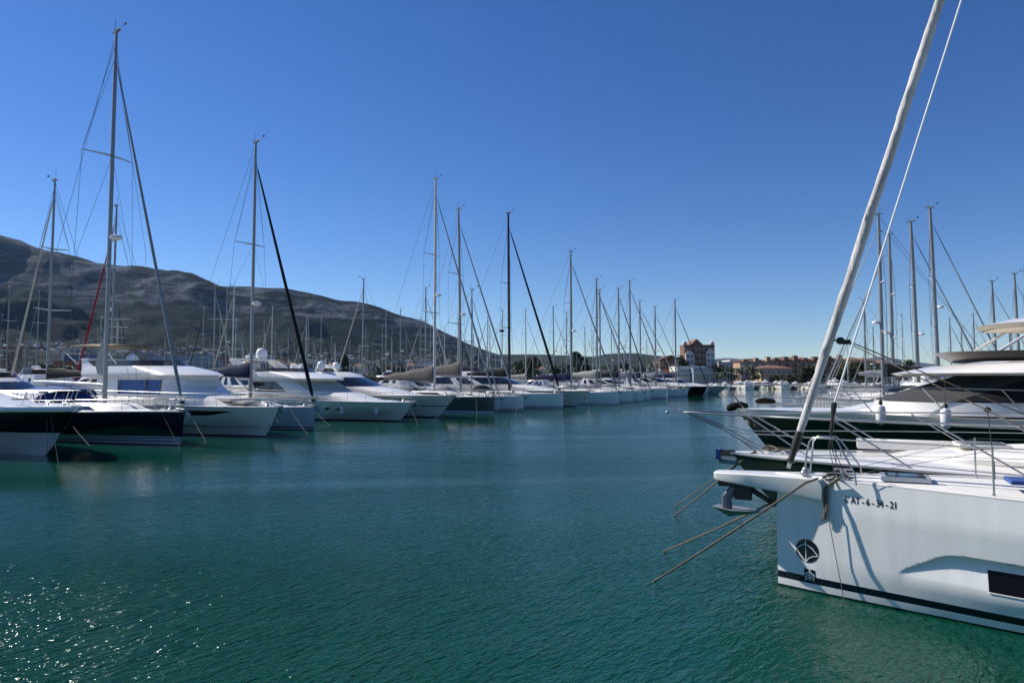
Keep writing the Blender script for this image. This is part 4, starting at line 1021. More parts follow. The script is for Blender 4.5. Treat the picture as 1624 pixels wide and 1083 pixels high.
xa, za = b3.xz(236, 548, 1.5); xb, zb = b3.xz(170, 545, 1.5)
bimini(b3.o, xa, xb, 1.6, za + .1, 4.1, 'canvas_beige')
mb = MB(); mb.tube([(xa - .1, 1.55, za - .15), (xa + 1.9, 1.75, 4.1)], .02, 'steel', 5); mb.tube([(xa - .1, -1.55, za - .15), (xa + 1.9, -1.75, 4.1)], .02, 'steel', 5); mb.build('bimini_brace', b3.o)
for s in (1, -1): guard_rail(b3.o, h3, h3, s, .02, .8, 10, .72, 2, .011, .010, .16, posts_lean=-.1, name='bow_rail')
mb = MB()
for s in (.5, -.25): mb.tube([(-5.6, s, 2.75), (-6.6, s * 1.6, 3.15)], .022, 'rubber', 5)
mb.build('wiper', b3.o)
bow_gear(b3.o, h3); hatches(b3.o, h3, (-.9,), .1)
mb = MB(); mb.box((-9.2, .6, 4.1), (.5, .8, .35), 'gel'); mb.build('helm_console', b3.o)
for x_ in (-6.62, -8.0, -10.75):
    mb = MB()
    for s in (1, -1): mb.box((x_, s * 1.885, 2.70), (.09, .05, .88), 'slate')
    mb.build('window_post', b3.o, smooth=0)
mb = MB(); mb.tube([(-14.0, .9, 4.0), (-14.3, .9, 5.1)], .02, 'steel', 5); fl_ = mb.build('flag_staff', b3.o)
mb = MB()
for k, (m_, a_, c_) in enumerate((('flag_red', 0, .12), ('flag_yellow', .12, .30), ('flag_red', .30, .42))): mb.grid([[(-14.28 - .5 * t + .0, .9 + .07 * math.sin(t * 6), 5.05 - a_ - .35 * t), (-14.28 - .5 * t, .9 + .07 * math.sin(t * 6 + 1), 5.05 - c_ - .35 * t)] for t in [i / 6 for i in range(7)]], m_)
mb.build('flag', fl_)
mb = MB()
for x_, y_ in ((-14.9, .8), (-14.9, -.8)): mb.tube([(x_, y_, 4.4), (x_ - .2, y_, 6.6)], .012, 'aluwhite', 5)
mb.build('whip_antennas', b3.o)
for q_, (x_, h_) in enumerate(((-5.9, .12), (-4.6, .10))):
    mb = MB(); mb.tube([(x_ + .5, 1.1, 2.28 + h_ * 0), (x_ + .45, 1.1, 2.4), (x_ - .45, 1.1, 2.5), (x_ - .5, 1.1, 2.4)], .015, 'steel', 5); mb.build('grab_rail', b3.o)
# 4: grey mast sloop with black furled headsail ---------------------------------
s4 = sailboat('white hulled sailboat with grey mast and thick black furled headsail', (497, 682), 398, 226, L=13.6, B=4.2, fb=(1.42, 1.3), main='gelgrey', rake=.22, sprayc='canvas_grey',
              rigkw=dict(mr=.135, boom=5.0, boom_cover='sail_navy', stay='sail_black', stay_r=.12, sprd=((.42, 1.35), (.63, 1.25)) if False else ((.40, 1.5), (.60, 1.2)), radar=.37, wire=.011, sw=1.2))
# 5: big round-porthole flybridge yacht ----------------------------------------
P5 = on_z(633, 668); b5 = Boat('motor_yacht', 'big cream flybridge motor yacht with row of dark round portholes', 'motor yacht', P5, AL)
h5 = Hull(18, 5.0, 1.42, 1.62, HB_POWER, [(-.6, .02, .1, 'anti'), (-.2, .10, .6, 'anti'), (.05, .25, .88, 'gel'), (.30, .42, .94, 'gel'), (.48, .60, .96, 'gel'), (.5, .62, .962, 'gel'), (.75, .86, .99, 'gel'), (1.0, 1.0, 1.0, 'gel')], 1.4, .85)
h5.make(b5.o); h5.deck(b5.o, 'gel', .08); h5.rub(b5.o, 'gelgrey', .04)
for px, py in ((518, 646.5), (532, 646.5), (557, 647), (590, 647.5)):
    for s in (-1, 1):
        xx, zz = b5.xz(px, py, -2.0); t = (-xx) / h5.L; q = h5.pt(t, (.66, .76, .98)); mb = MB()
        mb.add([(xx + .28 * math.cos(a), s * (q[1] + .07), q[2] + .02 + .13 * math.sin(a)) for a in [math.pi * 2 * i / 16 for i in range(16)]] + [(xx + .34 * math.cos(a), s * (q[1] - .03), q[2] + .02 + .2 * math.sin(a)) for a in [math.pi * 2 * i / 16 for i in range(16)]],
               [tuple(range(16)) if s < 0 else tuple(range(16))[::-1]] + [(i, (i + 1) % 16, 16 + (i + 1) % 16, 16 + i) for i in range(16)], 'glass'); mb.build('porthole', b5.o, smooth=0)
stack(b5.o, [(1.4, -1.2, -15, 1.5, 3.6), (1.75, -3.0, -15, 1.7, 3.4), (2.1, -4.6, -15, 1.72, 3.2)], lambda i, j: ('foredeck_trunk', 'gel'), cap='foredeck_trunk', pw=.8)
stack(b5.o, [(1.9, -4.4, -14.4, 2.0, 3.2), (2.15, -5.2, -14.4, 1.98, 3.0), (2.95, -6.9, -14.5, 1.9, 3.1), (3.1, -7.0, -14.6, 1.88, 3.1)],
      lambda i, j: ('windshield_cover', 'sail_cream') if i == 1 and j < 8 else (('side_window', 'glass') if i == 1 and 12 <= j <= 16 else ('cabin', 'gel')), cap='cabin')
stack(b5.o, [(3.05, -6.4, -15.6, 2.1, 3.0), (3.2, -6.3, -15.8, 2.14, 3.0), (3.45, -7.4, -15.9, 2.1, 3.0), (3.75, -9.6, -15.9, 2.0, 2.6)], lambda i, j: ('flybridge', 'gel'), cap='flybridge', pw=.75)
stack(b5.o, [(3.7, -9.2, -13.8, 1.8, 2.4), (4.05, -9.9, -13.8, 1.76, 2.3)], lambda i, j: ('flybridge_screen', 'perspex') if j < 17 else None, open_top=True, back=False)
mb = MB()
for s in (1, -1):
    pts = [(-12.6, 3.3), (-14.4, 3.3), (-16.0, 4.35), (-16.6, 4.75), (-15.9, 4.85), (-14.6, 4.4)]
    mb.add([(a, s * 2.12, c) for a, c in pts] + [(a, s * 1.95, c) for a, c in pts], [tuple(range(6)), tuple(range(6, 12))[::-1]] + [(i, (i + 1) % 6, 6 + (i + 1) % 6, 6 + i) for i in range(6)], 'gel')
mb.box((-16.1, 0, 4.82), (.9, 4.1, .14), 'gel'); mb.build('radar_arch', b5.o, smooth=0)
x, z = b5.xz(450, 575); sat_dome(b5.o, (-16.1, .9, 4.95), .48); mb = radar_mb((-16.1, -.3, 5.05), .4); mb.build('radar', b5.o)
mb = MB(); mb.lathe((-16.7, 0, 3.95), [(.9, 0), (1.0, .25), (.95, .5), (.6, .7), (.05, .75)], 'cream', 12); mb.build('tender_cover', b5.o)
for q, zz in ((-10.6, 3.75), (-11.6, 3.75)):
    mb = MB(); mb.lathe((q, .5, zz), [(.35, 0), (.38, .35), (.3, .6), (.05, .68)], 'dome', 10); mb.build('helm_seat', b5.o)
for s in (1, -1): guard_rail(b5.o, h5, h5, s, .015, .75, 10, .68, 2, .012, .011, .16, name='bow_rail')
mb = MB(); mb.tube([(-5.6, .2, 2.35), (-6.9, -.5, 2.8)], .025, 'rubber', 5); mb.build('wiper', b5.o)
bow_gear(b5.o, h5)
# 6: white hardtop sport yacht with twin domes ------------------------------------
P6 = on_z(692, 662); b6 = Boat('motor_yacht', 'white hardtop sport yacht with two white domes and flared bow', 'motor yacht', P6, AL)
h6 = Hull(17.5, 4.9, 1.78, 1.7, HB_POWER, [(-.6, .02, .1, 'anti'), (-.2, .08, .6, 'anti'), (.05, .2, .86, 'gel'), (.32, .36, .93, 'gel'), (.52, .52, .95, 'boot'), (.56, .56, .955, 'gel'), (.8, .82, .99, 'gel'), (1.0, 1.0, 1.0, 'gel')], 1.9, .85)
h6.make(b6.o); h6.deck(b6.o, 'gel', .10); h6.rub(b6.o, 'rubber', .035)
for s in (1, -1):
    t = .30; q = h6.pt(t, (.74, .79, .985)); mb = MB(); mb.lathe((0, 0, 0), [(.16, 0), (.16, .03), (.01, .031)], 'glass', 12); p_ = mb.build('porthole', b6.o); p_.location = (q[0], s * (q[1] - .0), q[2]); p_.rotation_euler = (R(-90 * s), 0, 0); p_.scale = (1.7, 1, 1)
stack(b6.o, [(1.75, -.9, -15, 1.6, 4.2), (2.1, -3.2, -15, 1.8, 4.0), (2.5, -5.6, -15, 1.8, 3.2)], lambda i, j: ('foredeck_trunk', 'gel'), cap='foredeck_trunk', pw=.8)
stack(b6.o, [(2.35, -5.8, -14.2, 1.9, 3.0), (2.5, -6.0, -14.2, 1.88, 3.0), (3.3, -8.3, -13.8, 1.72, 2.6), (3.5, -8.7, -13.9, 1.68, 2.5), (3.75, -9.8, -14.0, 1.5, 2.3)],
      lambda i, j: ('windscreen', 'glass') if i == 1 and (j < 9 or 11 <= j <= 15) and j != 13 else ('cabin', 'gel'), cap='hardtop', pw=.75)
mb = MB(); mb.tube([(-12.2, 1.3, 3.75), (-12.4, 1.2, 4.2), (-12.4, -1.2, 4.2), (-12.2, -1.3, 3.75)], .06, 'gel', 8)
mb.tube([(-12.4, 0, 4.2), (-12.5, .1, 5.2)], .03, 'aluwhite', 5); mb.build('radar_arch', b6.o)
sat_dome(b6.o, (-12.6, 1.55, 4.05), .36); sat_dome(b6.o, (-11.4, -1.55, 4.05), .36); radar_mb((-12.0, 0, 4.3), .34).build('radar', b6.o)
for s in (1, -1): guard_rail(b6.o, h6, h6, s, .015, .7, 9, .7, 2, .012, .012, .2, posts_lean=.2, name='bow_rail')
bow_gear(b6.o, h6)
# 7: slate hulled sloop -----------------------------------------------------------
lvs = [(-.6, .05, .12, 'anti'), (-.2, .45, .72, 'anti'), (.0, .68, .90, 'gelgrey'), (.13, .70, .93, 'slate'), (.5, .84, .97, 'slate'), (.8, .95, 1, 'slate'), (1.0, 1.0, 1.0, 'slate')]
s7 = sailboat('slate grey hulled sailboat with tall white mast and taupe sail cover', (783, 655), 689, 284, L=14.5, B=4.4, fb=(1.5, 1.4), main='slate', levels=lvs, rake=.1, sprayc='canvas_grey',
              rigkw=dict(mm='aluwhite', mr=.16, boom=6.2, boom_cover='sail_taupe', boom_z=1.15, cover_r=.34, stay='sail_grey', stay_r=.10, sprd=((.37, 1.4), (.64, 1.3)), radar=.45, wire=.013, stay_dx=-.1, sw=1.3), coach=.62)
# 8: white sloop with second taupe cover
s8 = sailboat('white sailboat with navy stripe, second white mast and taupe cover', (830, 652), 731, 331, L=13.8, B=4.3, fb=(1.48, 1.35), main='gel', rake=.08, sprayc='canvas_grey',
              rigkw=dict(mm='alu', mr=.16, boom=6.0, boom_cover='sail_taupe', boom_z=1.75, cover_r=.32, stay='sail_grey', stay_r=.10, sprd=((.37, 1.5), (.64, 1.4)), radar=.42, wire=.013, rake=.02, stay_dx=-1.1, sw=1.3))
s8b = sailboat('narrow white bow with navy stripe squeezed beside the slate hull', None, 748, 460, pos=(-1.2, 66.2), L=11.5, B=3.2, fb=(1.35, 1.2), main='gel', rake=.06, sprayc=None,
               rigkw=dict(mm='alu', mr=.09, boom=3.6, boom_cover=None, stay='sail_grey', stay_r=.06, sprd=((.5, .9),), wire=.012))
# 9: white sloop with black carbon mast
s9 = sailboat('white sailboat with black mast and black furled headsail', (893, 648), 808, 338, L=15, B=4.6, fb=(1.6, 1.4), main='gel', rake=.08, sprayc='meshdark',
              rigkw=dict(mm='carbon', mr=.17, boom=5.6, boom_cover='sail_black', stay='sail_black', stay_r=.15, sprd=((.35, 1.2), (.60, 1.1)), radar=None, wire=.013, rake=.008, stay_dx=-.4))
mb = MB(); q = s9.xz(797, 525); mb.lathe((q[0] - .1, 0, q[1]), [(.25, -.1), (.3, 0), (.28, .12), (.05, .18)], 'rubber', 10); mb.build('radar', s9.o)
mb = MB(); t_ = .35
for s in (1, -1): p_ = s9.h.pt(.42, (.62, .9, .99)); mb.box((p_[0], s * (p_[1] + .005), p_[2]), (1.1, .03, .16), 'glass')
mb.build('hull_window', s9.o)
# 10: long hardtop motor yacht behind black mast
P10 = on_z(912, 646.5); b10 = Boat('motor_yacht', 'white motor yacht with black windows and pointed flared bow beside black mast', 'motor yacht', (P10.x + .3, P10.y + 3.4), AL)
h10 = Hull(20, 5.0, 1.75, 1.7, HB_POWER, [(-.6, .02, .1, 'anti'), (-.2, .08, .6, 'anti'), (.05, .2, .86, 'gel'), (.5, .5, .95, 'gel'), (.8, .82, .99, 'gel'), (1.0, 1.0, 1.0, 'gel')], 1.9, .85)
h10.make(b10.o, 26); h10.deck(b10.o, 'gel', .10); h10.rub(b10.o, 'boot', .035)
stack(b10.o, [(1.7, -.9, -15, 1.6, 4.2), (2.1, -3.2, -15, 1.8, 4.0), (2.5, -6.5, -15, 1.8, 3.2)], lambda i, j: ('foredeck_trunk', 'gel'), cap='foredeck_trunk', pw=.8)
stack(b10.o, [(2.3, -6.2, -18.5, 2.0, 3.6), (2.5, -6.6, -18.5, 2.0, 3.6), (3.35, -9.4, -18.5, 1.8, 3.0), (3.7, -10.2, -18.5, 1.75, 2.8), (4.05, -12.0, -18.5, 1.6, 2.4)],
      lambda i, j: ('windows', 'glass') if i == 1 and j < 18 and j not in (11, 14) else ('cabin', 'gel'), cap='hardtop', pw=.75)
stack(b10.o, [(4.0, -12.5, -17.5, 1.4, 1.8), (4.45, -13.1, -17.5, 1.3, 1.7)], lambda i, j: ('flybridge_screen', 'perspex') if j < 15 else None, open_top=True, back=False)
sat_dome(b10.o, (-16.8, .9, 4.3), .34); 
for s in (1, -1): guard_rail(b10.o, h10, h10, s, .015, .7, 9, .7, 2, .018, .018, .2, name='bow_rail')
# 11..: smaller white sloops further along
s11 = sailboat('white sailboat with grey mast, small square hull window and navy boom cover', (982, 642), 906, 399, L=14, B=4.3, fb=(1.55, 1.4), rake=.05, sprayc='canvas_grey', boot='gelgrey',
               rigkw=dict(mr=.16, boom=5.4, boom_cover='sail_navy', stay='sail_grey', stay_r=.11, sprd=((.35, 1.3), (.62, 1.2)), radar=.42, wire=.015, stay_dx=-.3, boom_z=1.2))
mb = MB(); p_ = s11.h.pt(.30, (.62, .9, .99))
for s in (1, -1): mb.box((p_[0], s * (p_[1] + .006), p_[2]), (1.0, .04, .22), 'glass')
mb.build('hull_window', s11.o)
s12 = sailboat('white sailboat just right of the one with square hull window', (1004, 638.5), 947, 443, L=13, B=4.0, fb=(1.5, 1.35), rake=.05, boot='gelgrey', rigkw=dict(mr=.15, stay='sail_grey', stay_r=.11, wire=.016, boom_cover='sail_cream', sprd=((.36, 1.1), (.64, 1.0))))
s12b = sailboat('white sailboat with slim second mast behind square window boat', (1020, 637), 952, 460, L=13, B=3.6, fb=(1.35, 1.25), rake=.05, boot='gelgrey', rigkw=dict(mr=.13, stay='sail_grey', stay_r=.09, wire=.016, boom_cover='sail_navy', sprd=((.4, 1.0),)))
s13 = sailboat('white sailboat with thin black furled headsail in the far half of row', (1032, 635), 982, 458, L=13, B=4.0, fb=(1.5, 1.35), rake=.05, boot='gelgrey', rigkw=dict(mr=.14, stay='sail_black', stay_r=.10, wire=.016, boom_cover='sail_black', sprd=((.36, 1.1), (.64, 1.0)), radar=.4))
s14 = sailboat('white sailboat with dark and white bootstripes before the black motor yacht', (1060.5, 632.5), 1000, 446, L=14, B=4.2, fb=(1.6, 1.45), rake=.05, rigkw=dict(mr=.16, stay='sail_grey', stay_r=.12, wire=.018, boom_cover='sail_grey', sprd=((.36, 1.2), (.64, 1.1))))
s15 = sailboat('small white sailboat tucked left of the black motor yacht', (1078, 629.8), 1016, 478, L=12, B=3.8, fb=(1.4, 1.3), rake=.4, boot='gelgrey', rigkw=dict(mr=.14, stay='sail_grey', stay_r=.10, wire=.018, boom_cover='sail_navy', sprd=((.4, 1.0),), radar=.45))
s16 = sailboat('far white sailboat whose mast stands between brown building and black motor yacht', (1090, 628.5), 1040, 487, L=12, B=3.8, fb=(1.4, 1.3), rake=.3, boot='gelgrey', rigkw=dict(mr=.15, stay='sail_grey', stay_r=.08, wire=.018, sprd=((.4, 1.0),), radar=.45))
s17 = sailboat('last sailboat of the left row, its mast beside the brick block', (1122, 627), 1072, 476, L=12.5, B=3.9, fb=(1.45, 1.3), rake=.3, boot='gelgrey', rigkw=dict(mr=.17, stay='sail_black', stay_r=.10, wire=.02, boom_cover='sail_navy', sprd=((.4, 1.1),), radar=.36))
def sport(label, wl, L, B, fb, main, top='gel', dark='glass', pos=None, rake=1.5, ang=AL, fly=False, sc=1.0, group=None, name='motor_yacht', cat='motor yacht'):
    b = Boat(name, label, cat, on_z(*wl) if pos is None else pos, ang, group)
    h = Hull(L, B, fb, fb * .93, HB_POWER, [(-.6, .02, .1, 'anti'), (-.2, .08, .6, 'anti'), (.05, .2, .86, main), (.5, .5, .95, main), (.8, .82, .99, main), (1.0, 1.0, 1.0, main)], rake, .85)
    h.make(b.o, 22); h.deck(b.o, top, .1); h.rub(b.o, 'gel', .05)
    k = L / 17
    stack(b.o, [(fb * .97, -.9 * k, -.86 * L, B * .33, 3.4 * k), (fb * 1.2, -3.0 * k, -.86 * L, B * .36, 3.2 * k), (fb * 1.38, -5.2 * k, -.86 * L, B * .36, 3 * k)], lambda i, j: ('foredeck_trunk', top), cap='foredeck_trunk', capm=top, pw=.8)
    stack(b.o, [(fb * 1.3, -5.6 * k, -.85 * L, B * .39, 3 * k), (fb * 1.42, -5.8 * k, -.85 * L, B * .385, 3 * k), (fb * 1.85, -8.2 * k, -.83 * L, B * .35, 2.6 * k), (fb * 2.02, -8.9 * k, -.83 * L, B * .33, 2.4 * k)],
          lambda i, j: ('windows', dark) if i == 1 and j < 17 and j not in (8, 12, 15) else ('cabin', top), cap='hardtop', capm=top, pw=.75)
    if fly: stack(b.o, [(fb * 1.95, -9.6 * k, -.8 * L, B * .3, 2.2 * k), (fb * 2.3, -10.2 * k, -.8 * L, B * .28, 2 * k)], lambda i, j: ('flybridge_screen', 'perspex') if j < 16 else None, open_top=True, back=False)
    for s in (1, -1): guard_rail(b.o, h, h, s, .015, .7, 8, .65, 1, .02, .02, .2, name='bow_rail')
    mb = MB(); mb.tube([(-.62 * L, B * .25, fb * 2.0), (-.64 * L, B * .22, fb * 2.3), (-.64 * L, -B * .22, fb * 2.3), (-.62 * L, -B * .25, fb * 2.0)], .05, 'gel', 6); mb.build('radar_arch', b.o)
    radar_mb((-.64 * L, 0, fb * 2.36), .32).build('radar', b.o)
    b.h = h
    return b
sport('black hulled motor yacht with white foredeck near far end of left row', (1114, 627.6), 17, 4.8, 1.75, 'black', rake=.9, fly=True)
sport('pale grey hulled motor yacht with flared bow, last of the left row', (1138, 624.5), 16, 4.6, 1.6, 'gelgrey', rake=2.2)
sport('white motor yacht behind the two farthest sailboats of left row', (1050, 630), 15, 4.4, 1.6, 'gel', rake=1.4, pos=(on_z(1062, 631).x - 2.0, on_z(1062, 631).y + 2.6), fly=True)
for b_, xs_, z_ in ((b5, -15.9, 4.9), (b6, -12.4, 4.2), (b10, -17.0, 4.1), (b1, -12.5, 3.5)):
    mb = MB()
    for k_ in (1, -1): mb.tube([(xs_, k_ * 1.2, z_), (xs_ - .25, k_ * 1.25, z_ + 2.3)], .013, 'aluwhite', 5)
    mb.build('whip_antennas', b_.o)
for b_, f0, f1 in ((s8, .30, .36), (s12, .28, .33), (s14, .30, .37), (s13, .35, .40), (s4, .33, .38)):
    mb = MB()
    for k_ in (1, -1): mb.grid([[(b_.h.pt(t_, (q_, lerp(.84, .93, (q_ - .5) / .2), lerp(.98, .995, (q_ - .5) / .2)))[0], k_ * (b_.h.pt(t_, (q_, lerp(.84, .93, (q_ - .5) / .2), lerp(.98, .995, (q_ - .5) / .2)))[1] + .03), b_.h.sheer(t_) * q_) for q_ in (.56, .70)] for t_ in [lerp(f0, f1, i_ / 4) for i_ in range(5)]], 'winblack')
    mb.build('hull_window', b_.o)
# fenders and lines of the left row
for px, py, s in ((541, 641, 'left'), (583, 645, 'right')):
    xx, zz = b5.xz(px - 3, py, -2.3); q = h5.pt(-xx / h5.L, (.9, .95, 1)); p = b5.w(xx, -(q[1] + .14), h5.sheer(-xx / h5.L) - .2)
    fender(p - Vector((0, 0, .4)), .15, .36, '%s of two white fenders hanging on the round-porthole yacht' % s, group='white fenders on the porthole yacht', line=.3)
tb = MB()
for i, (b, x, y, z, end, lab) in enumerate([
    (b1, 1.3, -.5, 1.7, (94, 742), 'short slack rope from bow of the black left-edge yacht into water'),
    (b1, 1.2, -.6, 1.6, (76, 738), 'vertical dark rope hanging from bow of the black left-edge yacht'),
    (navy, -6.5, -1.7, 1.0, (162, 726), 'rope crossing the navy hull amidships down into the water'),
    (navy, -.9, -.45, 1.55, (288, 716), 'white rope slanting across the bow of the navy hull'),
    (b3, -3.6, -1.9, 1.0, (331, 706), 'rope from the navy boat bow side to water before blue-window yacht'),
    (b3, .8, -.4, 1.3, (440, 690), 'thin rope hanging under the bow of the blue-window yacht'),
    (s4, -2.2, -1.3, 1.3, (457, 700), 'dark vertical rope against the hull below the black furled sail'),
    (s4, -1.2, -.8, 1.3, (492, 694), 'thin rope slanting from the bow under the black furled sail'),
    (b5, 1.2, -.3, 1.2, (664, 676), 'rope from the bow of the round-porthole yacht to the water'),
    (b5, -6.0, -2.3, .5, (537, 684), 'faint rope in the water below the round-porthole yacht'),
    (b6, 1.6, -.4, 1.6, (684, 672), 'thin rope under the flared bow of the hardtop sport yacht'),
    (b6, 1.2, -.5, 1.75, (748, 666), 'pale thick rope from hardtop sport yacht bow down to water'),
    (s7, -1.5, -.7, 1.3, (757, 667), 'thin rope across the slate hull down to water'),
    (s8, -.3, -.3, 1.2, (815, 664), 'pale rope between slate hull and the white navy-striped hull'),
    (s9, -.3, -.3, .9, (853, 654), 'pale rope from the hull left of black furled sail'),
    (b10, 1.4, -.3, 1.5, (936, 654), 'rope from the pointed bow beside the black mast to water'),
    (s11, -.3, -.2, 1.4, (1000, 645), 'rope at the bow of the boat with square hull window')]):
    row_rope(b, x, y, z, end, lab)

# ------------------------------------------------------------ foreground white sailboat (right edge)
HB_A = [(0, .010), (.0214, .077), (.064, .195), (.143, .385), (.214, .54), (.32, .73), (.43, .86), (.57, .96), (.78, 1.0), (1.0, .93)]
A = Boat('sailboat', 'large white sailboat in the right foreground with furled pale headsail and registration lettering', 'sailboat', (4.15, 10.83), math.atan2(.438, -.899))
zf = [.30, .34, .38, .42, .46, .50, .54, .58, .62, .66, .70]
lvA = [(-.6, .05, .12, 'anti'), (-.2, .45, .62, 'anti'), (.0, .74, .80, 'black'), (.016, .75, .812, 'gelfg'), (.075, .79, .85, 'navy'), (.135, .82, .89, 'gelfg'), (.20, .85, .93, 'gelfg'), (.245, .87, .962, 'gelfg')]
for q in zf: lvA.append((q, lerp(.885, .955, (q - .3) / .4), lerp(.975, 1.0, (q - .3) / .4), 'gelfg'))
lvA += [(.745, .962, 1.0, 'gelfg'), (.78, .962, .996, 'gelfg'), (.9, .95, .975, 'gelfg'), (1.0, .94, .958, 'gelfg')]
hA = Hull(14.2, 4.45, 1.70, 1.52, HB_A, lvA, .0, kfade=.35)
def a_half(x, z):
    t = max(0, -x / hA.L); L = [hA.pt(t, l) for l in lvA]
    for i in range(len(L) - 1):
        if L[i][2] <= z <= L[i + 1][2]:
            return lerp(L[i][1], L[i + 1][1], (z - L[i][2]) / max(1e-6, L[i + 1][2] - L[i][2]))
    return L[-1][1]
def a_hit(px, py):
    lo, hi = 0.0, 9.0
    for _ in range(40):
        m = (lo + hi) / 2; y = .6
        for _ in range(6):
            p = A.w(-m, y, 0); z = height_at(p.x, p.y, py); y = a_half(-m, max(0, min(1.69, z)))
        if project(A.w(-m, y, z))[0] < px: lo = m
        else: hi = m
    return -lo, y, z
REC = [(a_hit(px, py)[0], a_hit(px, py)[2]) for px, py in ((1425, 908), (1445, 899), (1470, 890), (1500, 881.5), (1530, 882.5), (1575, 889), (1623, 898))][::-1]
REC = [(-12.0, REC[0][1]), (-9.0, REC[0][1])] + REC
REC = [r for i, r in enumerate(REC) if i == 0 or r[0] > REC[i - 1][0] + .01]
def recess(x, z):
    if x > REC[-1][0] or x < -12: return 0
    zc = interp(REC, x); d = zc - z
    if d < 0: return 0
    lowz = .42; k = sm(max(0, min(1, (z - lowz) / max(.05, zc - lowz) * 1.15)))
    return .085 * sm(min(1, d / .022)) * k * min(1, (REC[-1][0] - x) / .9) ** .8
mb = MB(); NS = 380
ts = [0, .0012, .003, .006, .01, .015, .022, .03] + [.03 + .97 * ((i + 1) / NS) ** 1.35 for i in range(NS)]
zz = [l for l in lvA]
fine = []
for i in range(len(lvA) - 1):
    a, b = lvA[i], lvA[i + 1]; n = 6 if .29 < a[0] < .70 else 1
    for q in range(n): fine.append((lerp(a[0], b[0], q / n), lerp(a[1], b[1], q / n), lerp(a[2], b[2], q / n), a[3]))
fine.append(lvA[-1])
for side in (1, -1):
    rows = []
    for t in ts:
        r = []
        for l in fine:
            p = hA.pt(t, l); r.append((p[0], side * (p[1] - recess(p[0], p[2])), p[2]))
        rows.append(r)
    for j in range(len(fine) - 1): mb.grid([[r[j], r[j + 1]] for r in rows], fine[j][3], flip=(side == 1))
st = [hA.pt(1, l) for l in fine]
for j in range(len(fine) - 1):
    a, b = st[j], st[j + 1]; mb.add([a, (a[0], -a[1], a[2]), (b[0], -b[1], b[2]), b], [(0, 1, 2, 3)], fine[j][3])
mb.build('hull', A.o, smooth=30, clean=True)
hA.deck(A.o, 'deck', .05, -.006, .03, 60)
mb = MB()
for s in (1, -1): mb.tube([(p[0], p[1], p[2]) for p in hA.rail_path(s, .0, 1, 60, .012, .035)], .022, 'gel', 6)
mb.build('toe_rail', A.o)
# sprit platform
mb = MB()
pl = [(.93, .13, 1.60, 1.69), (.88, .17, 1.575, 1.70), (.4, .225, 1.52, 1.705), (0, .27, 1.475, 1.71), (-.35, .345, 1.435, 1.715), (-.66, .415, 1.40, 1.715)]
rt = [[(x, w, zb), (x, w + .008, zb + .02), (x, w + .008, zt - .015), (x, w - .012, zt)] for x, w, zb, zt in pl]
for s in (1, -1): mb.grid([[(a, s * b, c) for a, b, c in r] for r in rt], 'gel', flip=(s == 1))
mb.grid([[(x, -(w - .012), zt), (x, 0, zt + .006), (x, w - .012, zt)] for x, w, zb, zt in pl], 'gel')
mb.grid([[(x, -w, zb), (x, w, zb)] for x, w, zb, zt in pl], 'gel', flip=True)
x, w_, zb, zt = pl[0]; mb.add([(x, -w_, zb), (x, w_, zb), (x, w_, zt), (x, -w_, zt)], [(0, 1, 2, 3)], 'gel')
x, w_, zb, zt = pl[-1]; mb.add([(x, -w_, zb), (x, w_, zb), (x, w_, zt), (x, -w_, zt)], [(3, 2, 1, 0)], 'gel')
mb.build('bowsprit_platform', A.o, smooth=35, clean=True)
# anchor and bracket
mb = MB(); mb.tube([(.01, 0, 1.47), (.02, 0, 1.22), (.42, 0, 1.46)], .045, 'rubber', 6); mb.box((.5, 0, 1.40), (.26, .12, .26), 'rubber'); mb.box((.55, 0, 1.52), (.65, .14, .1), 'rubber'); mb.build('anchor_bracket', A.o)
mb = MB()
mb.tube([(.42, 0, 1.50), (.66, 0, 1.40), (.76, 0, 1.28), (.75, 0, 1.06)], [.06, .075, .08, .085], 'shank', 8, flat=.55)
an = mb.build('anchor', A.o)
mb = MB()
tip_, heel = Vector((.15, 0, 1.10)), Vector((1.0, 0, 1.10))
ring_ = [(1.0, .0, 1.12), (.93, .14, 1.14), (.66, .24, 1.12), (.4, .13, 1.11), (.15, 0, 1.10), (.4, -.13, 1.11), (.66, -.24, 1.12), (.93, -.14, 1.14)]
mb.add(ring_ + [(.72, 0, .98), (.72, 0, 1.10)], [(i, (i + 1) % 8, 8) for i in range(8)] + [((i + 1) % 8, i, 9) for i in range(8)], 'galv'); mb.build('fluke', an, smooth=60)
# furled headsail (the big pale diagonal)
bx, bz = A.xz(1250, 742); tx, tz = A.xz(1490.5, 0)
a0 = Vector((bx, 0, bz)); dr = (Vector((tx, 0, tz)) - a0).normalized(); LEN = 18.5
mb = MB(); rows = []; N = 420
side = Vector((0, 1, 0)); nrm = dr.cross(side)
for i in range(N + 1):
    s = .52 + (LEN - 1.2) * i / N; c = a0 + dr * s
    base = (.052 + .013 * sm(min(1, (s - .5) / 2.4))) * (1 - .25 * max(0, s - 4) / 14)
    row = []
    for q in range(18):
        th = 2 * math.pi * q / 18; ph = (th - s * 3.1 + .8 * math.sin(s * 1.7)) % (2 * math.pi) / (2 * math.pi)
        lump = noise.noise(Vector((s * 2.6, math.cos(th) * .9, math.sin(th) * .9))) * .10 + noise.noise(Vector((s * 9, math.cos(th) * 2, math.sin(th) * 2))) * .05
        bulge = .16 * math.exp(-((s - 1.95 - .0) / .16) ** 2) + .16 * math.exp(-((s - 2.75) / .14) ** 2) + .07 * math.exp(-((s - 4.1) / .2) ** 2)
        r = base * (.95 + .22 * ph + lump + bulge * (1 + math.cos(th)) * .6)
        row.append(c + (side * math.cos(th) + nrm * math.sin(th)) * r)
    rows.append(row)
